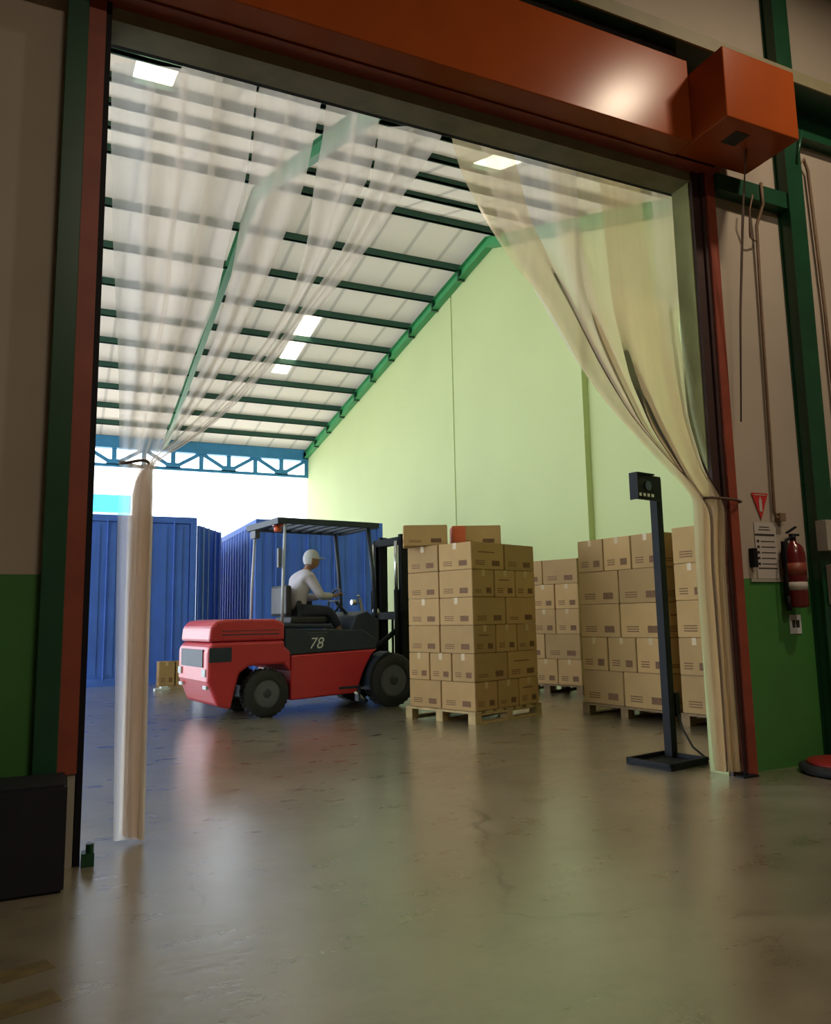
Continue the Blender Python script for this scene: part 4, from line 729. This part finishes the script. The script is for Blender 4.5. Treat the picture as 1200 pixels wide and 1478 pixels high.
# mast
bm = new()
for s in (-1, 1):
    bx(bm, 1.98, 2.10, s*.34-.04, s*.34+.04, .08, 2.22); bx(bm, 2.02, 2.14, s*.27-.03, s*.27+.03, .08, 2.26)
for z in (.15, 1.1, 2.12): bx(bm, 1.98, 2.10, -.38, .38, z, z+.10)
obj('mast', bm, 'black_steel', fk, .004)
bm = new()
for s in (-1, 1):
    cyl(bm, (1.94, s*.31, .2), (1.94, s*.31, 1.5), .035); 
obj('lift_cylinder', bm, 'black_steel', fk)
for s in (-1, 1):
    bm = new(); cyl(bm, (1.94, s*.31, 1.5), (1.94, s*.31, 2.16), .024); obj('piston_rod', bm, 'fork_metal', fk)
bm = new()
for s in (-1, 1): cyl(bm, (1.45, s*.25, .60), (1.96, s*.25, .95), .035)
obj('tilt_cylinder', bm, 'black_steel', fk)
bm = new()
for z in (.12, .50, 1.12): bx(bm, 2.14, 2.18, -.50, .50, z, z+.09)
for i in range(7): bx(bm, 2.145, 2.17, -.48+i*.155, -.455+i*.155, .5, 1.2)
obj('load_backrest', bm, 'black_steel', fk)
for s in (-1, 1):
    bm = new(); prism(bm, [(2.18, .62), (2.18, .05), (3.15, .05), (3.15, .065), (2.23, .10), (2.22, .62)], s*.27-.06, s*.27+.06)
    obj('fork', bm, 'black_steel', fk)

# ================================================================ DRIVER
def skin_mesh(name, verts, edges, mt, parent=None, lv=2, root=0):
    me = bpy.data.meshes.new(name); me.from_pydata([v[0] for v in verts], edges, [])
    o = bpy.data.objects.new(name, me); COL.objects.link(o)
    sk = o.modifiers.new('skin', 'SKIN'); sk.use_smooth_shade = True
    for i, v in enumerate(verts):
        r = v[1]; me.skin_vertices[0].data[i].radius = (r, r) if not isinstance(r, tuple) else r
        me.skin_vertices[0].data[i].use_root = (i == root)
    ss = o.modifiers.new('sub', 'SUBSURF'); ss.levels = 1; ss.render_levels = lv
    me.materials.append(M[mt])
    if parent: o.parent = parent
    return o
dr = thing('person', 'forklift driver in pale long-sleeved shirt and white cap, hands on the steering wheel', 'person', (0, 0, 0))
Mx = Matrix.Translation((2.02, 5.49, 0)) @ Matrix.Rotation(FA, 4, 'Z')
dr.matrix_world = Mx
dr.location = Mx.translation; dr.rotation_euler = (0, 0, FA)
# joints (forklift frame): x forward, y left, z up
hip = (.60, 0, 1.25)
V = [(hip, (.15, .12)), ((.61, 0, 1.40), (.15, .11)), ((.66, 0, 1.56), (.17, .12)), ((.72, 0, 1.68), (.13, .09)), ((.76, 0, 1.755), .050), ((.80, 0, 1.82), .055)]
E_ = [(0, 1), (1, 2), (2, 3), (3, 4), (4, 5)]
def add(p, r, par): V.append((p, r)); E_.append((par, len(V)-1)); return len(V)-1
for s in (-1, 1):
    sh = add((.72, s*.19, 1.64), .062, 3); el = add((.83, s*.27, 1.41), .046, sh); wr = add((1.06, s*.16, 1.42), .030, el)
    pm = add((1.12, s*.155, 1.43), (.028, .016), wr)
    for k in range(4):
        f1 = add((1.165, s*.155+(k-1.5)*.018, 1.455+.002*k), .0088, pm); f2 = add((1.195, s*.155+(k-1.5)*.018, 1.44), .008, f1)
        add((1.19, s*.155+(k-1.5)*.018, 1.418), .007, f2)
    th = add((1.13, s*.115, 1.42), .010, pm); add((1.16, s*.11, 1.41), .0085, th)
    hp = add((.64, s*.10, 1.23), .085, 0); kn = add((1.02, s*.14, 1.22), .062, hp); an = add((1.16, s*.14, .98), .042, kn)
    an2 = add((1.18, s*.14, .95), .040, an); add((1.27, s*.14, .93), .035, an2)
body = skin_mesh('body', V, E_, 'skin', dr)
# head
bm = new()
bmesh.ops.create_uvsphere(bm, u_segments=24, v_segments=18, radius=1)
for v in bm.verts:
    x, y, z = v.co
    fx = .098+(.012 if x > 0 else 0)
    nx = x*fx; ny = y*.076*(1-.18*max(0, -z)); nz = z*.122
    if z < -.2 and x > 0: nx += .012*(-z)
    if x > .85 and abs(y) < .25 and -.35 < z < .15: nx += .020*(1-abs(y)*4)*(1-abs(z+.15)/.3)
    v.co = (nx, ny, nz)
for f in bm.faces: f.smooth = True
for s in (-1, 1):
    bmesh.ops.create_uvsphere(bm, u_segments=10, v_segments=8, radius=.028, matrix=Matrix.Translation((-.005, s*.076, -.01)) @ Matrix.Diagonal((.7, .35, 1.1, 1)))
hd = obj('head', bm, 'skin', dr, loc=(.825, 0, 1.895), rot=(0, .10, 0))
bm = new()
for s in (-1, 1): bmesh.ops.create_uvsphere(bm, u_segments=8, v_segments=6, radius=.011, matrix=Matrix.Translation((.094, s*.032, .012)))
obj('eye', bm, 'ink', hd)
bm = new(); bx(bm, .100, .109, -.025, .025, -.068, -.061); obj('mouth', bm, 'orange_frame', hd)
bm = new()
bmesh.ops.create_uvsphere(bm, u_segments=24, v_segments=14, radius=1)
bmesh.ops.delete(bm, geom=[v for v in bm.verts if v.co.z < -.02 and v.co.x > -.2 or v.co.z < -.75], context='VERTS')
for v in bm.verts: v.co = (v.co.x*.114, v.co.y*.090, v.co.z*.128+.012)
for f in bm.faces: f.smooth = True
bx(bm, .07, .17, -.06, .06, .030, .038)
obj('cap', bm, 'cap', hd)
# clothes
SV = [((.60, 0, 1.20), (.175, .145)), ((.61, 0, 1.40), (.175, .135)), ((.66, 0, 1.56), (.195, .14)), ((.72, 0, 1.69), (.15, .105)), ((.765, 0, 1.775), .072)]
SE = [(0, 1), (1, 2), (2, 3), (3, 4)]
for s in (-1, 1):
    b = len(SV); SV += [((.72, s*.19, 1.64), .078), ((.83, s*.275, 1.41), .060), ((1.045, s*.165, 1.418), .042)]; SE += [(3, b), (b, b+1), (b+1, b+2)]
skin_mesh('shirt', SV, SE, 'shirt', dr)
TV = [((.60, 0, 1.22), (.17, .13))]; TE = []
for s in (-1, 1):
    b = len(TV); TV += [((.66, s*.10, 1.225), .098), ((1.02, s*.14, 1.225), .075), ((1.15, s*.14, 1.0), .058)]; TE += [(0, b), (b, b+1), (b+1, b+2)]
skin_mesh('trousers', TV, TE, 'trousers', dr)
bm = new()
for s in (-1, 1): bx(bm, 1.12, 1.34, s*.14-.045, s*.14+.045, .885, .96)
obj('shoe', bm, 'seat', dr, .02)

# ================================================================ PEDESTAL
ps = thing('control_pedestal', 'black metal post on a square tray base with a control box at its top', 'pedestal', (4.07, .53, 0), math.radians(11.5))
bm = new(); bx(bm, -.225, .225, -.20, .20, 0, .018)
for a in ((-.225, .225, -.20, -.175), (-.225, .225, .175, .20), (-.225, -.20, -.20, .20), (.20, .225, -.20, .20)): bx(bm, *a, .018, .05)
obj('base', bm, 'black_steel', ps, .003)
bm = new(); bx(bm, .160, .230, .07, .14, .018, 2.20); obj('post', bm, 'black_steel', ps, .004)
bm = new(); bx(bm, .232, .285, .06, .14, .32, .50); obj('junction_box', bm, 'black_steel', ps, .004)
bm = new(); bx(bm, -.105, .200, .02, .069, 2.01, 2.20)
bx(bm, -.115, .10, -.0, .02, 2.20, 2.212); bx(bm, -.115, -.105, -.0, .08, 2.0, 2.212); bx(bm, -.115, .10, 0, .02, 2.0, 2.01)
hb = obj('control_box', bm, 'black_steel', ps); hb.location.x = -.045
bm = new(); cyl(bm, (.03, .018, 2.115), (.03, .008, 2.115), .038, seg=20); obj('lens', bm, 'lens', hb)
bm = new()
for i in range(4): bx(bm, -.080+i*.050, -.053+i*.050, .014, .019, 2.028, 2.052)
obj('icon', bm, 'white_icon', hb)
bm = new(); tube(bm, [(4.30, .64, .34), (4.31, .60, .22), (4.33, .53, .10), (4.38, .45, .025), (4.45, .40, .012), (4.56, .36, .010), (4.72, .34, .010), (5.0, .30, .010)], .009, 8)
tag(obj('power_cable', bm, 'cable'), 'black cable running from the pedestal across the floor behind the curtain', 'cable')

# ================================================================ WALL ITEMS (right of the doorway)
fe = thing('fire_extinguisher', 'red fire extinguisher hanging on the wall below the cream paint line', 'fire extinguisher', (4.85, -.085, 1.14))
bm = new(); lathe(bm, [(.03, 0), (.068, .005), (.075, .02), (.075, .40), (.06, .455), (.025, .485), (.022, .50)], (0, 0, 0)); obj('cylinder', bm, 'ext_red', fe)
bm = new(); lathe(bm, [(.0755, .13), (.0755, .19)], (0, 0, 0)); obj('label_band', bm, 'paper', fe)
bm = new(); lathe(bm, [(.0757, .24), (.0757, .33)], (0, 0, 0)); obj('instruction_band', bm, 'orange_frame', fe)
bm = new(); cyl(bm, (0, 0, .50), (0, 0, .54), .022); bx(bm, -.025, .06, -.012, .012, .535, .55)
bx(bm, 0, .11, -.010, .010, -.006, .006, mtx=Matrix.Translation((-.06, 0, .555)) @ Matrix.Rotation(-.45, 4, 'Y')); obj('handle', bm, 'black_steel', fe)
bm = new(); tube(bm, [(-.02, -.0, .52), (-.07, 0, .50), (-.095, 0, .40), (-.10, 0, .2), (-.095, 0, .08)], .012, 8); cyl(bm, (-.095, 0, .09), (-.095, 0, -.02), .012, .02, seg=10)
obj('hose', bm, 'black_steel', fe)
bm = new(); bx(bm, -.03, .03, .07, .083, .30, .50); obj('bracket', bm, 'black_steel', fe)
sg = thing('warning_sign', 'small red inverted triangle sign on the wall above the notice', 'sign', (4.63, -.006, 1.80))
bm = new(); v = [bm.verts.new(p) for p in ((-.085, 0, .20), (.085, 0, .20), (0, 0, 0))]; f = bm.faces.new(v)
r_ = bmesh.ops.extrude_face_region(bm, geom=[f]); [setattr(x, 'co', x.co+Vector((0, -.004, 0))) for x in r_['geom'] if isinstance(x, bmesh.types.BMVert)]
obj('plate', bm, 'sign_red', sg)
bm = new(); bx(bm, -.014, .014, -.0065, -.0045, .06, .15); bx(bm, -.006, .006, -.0065, -.0045, .15, .17); bx(bm, -.06, .06, -.0065, -.0045, .182, .188); obj('extinguisher_symbol', bm, 'paper', sg)
nt_ = thing('notice_board', 'white notice sheet with black bars and text lines beside the extinguisher', 'notice', (4.65, -.004, 1.36))
bm = new(); bx(bm, -.10, .12, -.004, 0, 0.0, .42); obj('sheet', bm, 'paper', nt_)
bm = new(); bx(bm, -.10, .10, -.006, -.0042, .318, .332); bx(bm, -.09, .11, -.006, -.0042, .072, .080)
for i in range(5): bx(bm, -.045, .10, -.006, -.0042, .105+i*.042, .111+i*.042)
for i in range(5): bx(bm, -.085, -.062, -.006, -.0042, .10+i*.042, .118+i*.042)
bx(bm, -.06, .06, -.006, -.0042, .36, .366); bx(bm, -.05, .05, -.006, -.0042, .38, .386)
obj('text_line', bm, 'ink', nt_)
bm = new(); bx(bm, -.06, .06, -.004, 0, 0, .14); bx(bm, -.035, -.005, -.006, -.0042, .045, .10, 1); bx(bm, .005, .04, -.006, -.0042, .045, .10, 1)
tag(obj('label_plate', bm, ['tag_white', 'ink'], loc=(4.90, -.003, .95)), 'small white sticker with two black symbols below the fire extinguisher', 'sticker')
bm = new(); bx(bm, -.02, .02, -.05, 0, 0, .14); tag(obj('wall_switch', bm, 'black_steel', None, .004, loc=(4.50, 0, 1.44)), 'small black switch on the wall beside the orange frame', 'switch')
bm = new(); bx(bm, 0, .36, -.012, 0, 0, .022); tag(obj('shelf_strip', bm, 'box_white', loc=(4.48, 0, 1.335)), 'thin pale strip at the paint line right of the orange frame', 'strip')
bm = new(); bx(bm, 0, .24, -.09, 0, 0, .23); bx(bm, .09, .13, -.094, -.09, .11, .15, 1)
tag(obj('switch_box', bm, ['box_white', 'rim'], None, .005, loc=(5.055, -.125, 1.56)), 'off-white electrical box fixed to the green post', 'electrical box')
bm = new(); bx(bm, 0, .25, -.06, 0, 0, .30)
tag(obj('cable_box', bm, 'box_white', None, .005, loc=(5.125, -.125, 1.16)), 'pale panel on the green post below the electrical box', 'electrical box')
bm = new()
tube(bm, [(4.80, -.11, 4.48), (4.80, -.11, 4.30), (4.795, -.04, 4.15), (4.785, -.03, 3.5), (4.76, -.03, 2.4), (4.745, -.03, 1.86), (4.76, -.03, 1.82), (4.80, -.035, 1.81)], .013, 8)
bx(bm, 4.78, 4.84, -.05, 0, 1.79, 1.85)
tag(obj('conduit', bm, 'conduit'), 'thin brown conduit running down the cream wall from the girt to a small elbow', 'pipe')
bm = new(); tube(bm, [(4.33, -.40, 4.49), (4.345, -.30, 4.0), (4.36, -.20, 3.3), (4.375, -.12, 2.5)], .006, 6)
tube(bm, [(4.375, -.12, 2.5), (4.41, -.16, 3.3), (4.40, -.26, 4.0), (4.385, -.34, 4.49)], .006, 6)
tag(obj('pull_chain', bm, 'rope'), 'thin loop of chain hanging from the motor box along the orange frame', 'chain')
bm = new(); tube(bm, [(4.66, -.14, 4.33), (4.64, -.12, 4.22), (4.67, -.08, 4.08), (4.68, -.07, 4.02)], .008, 6)
tube(bm, [(4.68, -.07, 4.02), (4.72, -.06, 4.01), (4.78, -.045, 4.02)], .007, 6)
tag(obj('motor_cable', bm, 'conduit'), 'short looped cable between the motor box and the conduit', 'cable')
bm = new(); tube(bm, [(5.26, -.08, 4.66), (5.30, -.06, 4.62), (5.34, -.05, 4.80), (5.40, -.05, 4.86), (5.45, -.04, 4.78), (5.47, -.04, 4.3), (5.50, -.04, 3.6), (5.52, -.04, 2.2)], .014, 8)
tag(obj('conduit', bm, 'conduit'), 'thin brown conduit looping beside the green post and running down the wall', 'pipe')
bm = new(); tube(bm, [(5.215, -.12, 4.74), (5.27, -.15, 5.02)], .014, 8)
tag(obj('brace', bm, 'steel_green'), 'short dark green brace between the post and the ledge', 'brace')
bm = new(); tube(bm, [(-.50, -.02, 4.72), (-.50, -.02, 4.6), (-.545, -.02, 4.44), (-.55, -.03, 4.36)], .006, 6); cyl(bm, (-.55, -.035, 4.33), (-.55, -.035, 4.36), .014, seg=8)
tag(obj('hook_wire', bm, 'rope'), 'short dark wire with a hook on the cream wall at the top left', 'wire')

# red low base at the right edge of the floor
rb = thing('sign_base', 'low red round base with a black rubber rim on the floor by the green post', 'base', (4.88, -.34, 0))
bm = new(); lathe(bm, [(.27, 0), (.30, .015), (.30, .05), (.26, .065)], (0, 0, 0), seg=40); obj('rim', bm, 'rubber', rb)
bm = new(); lathe(bm, [(.255, .066), (.24, .085), (.12, .10), (.03, .105)], (0, 0, 0), seg=40); obj('top', bm, 'red_base', rb)
# dark block at the left jamb
bm = new(); bx(bm, -.78, -.055, -.42, -.095, 0, .44)
bmesh.ops.bevel(bm, geom=bm.edges[:], offset=.012, segments=2, affect='EDGES')
tag(obj('guard_block', bm, 'navy_block'), 'dark navy guard block on the floor against the left jamb', 'guard block')
bm = new(); bx(bm, -.055, .0, -.05, .03, 0, .06); cyl(bm, (-.02, -.03, .06), (-.02, -.03, .10), .018, seg=8)
bm2 = bm
tag(obj('floor_bracket', bm, 'steel_green', loc=(.075, -.04, 0)), 'small dark green bracket on the floor at the foot of the left jamb', 'bracket')
bm = new(); bx(bm, 0, .14, -.10, -.03, 0, .012); cyl(bm, (.05, -.065, .012), (.05, -.065, .03), .014, seg=8)
tag(obj('floor_plate', bm, 'black_steel', loc=(4.14, -.03, 0)), 'dark steel plate bolted to the floor at the foot of the right curtain', 'plate')
# worn yellow floor marks
for (x, y, l, w, a) in ((-.17, -1.17, .16, .09, .35), (-.16, -1.42, .18, .10, .3)):
    bm = new(); bx(bm, -l/2, l/2, -w/2, w/2, 0, .0015)
    tag(obj('floor_mark', bm, 'yellow_line', loc=(x, y, 0), rot=(0, 0, a)), 'worn yellow paint stripe on the floor at the lower left, %s the doorway' % ('nearer' if y > -1.3 else 'farther from'), 'floor marking', 'yellow floor stripes')
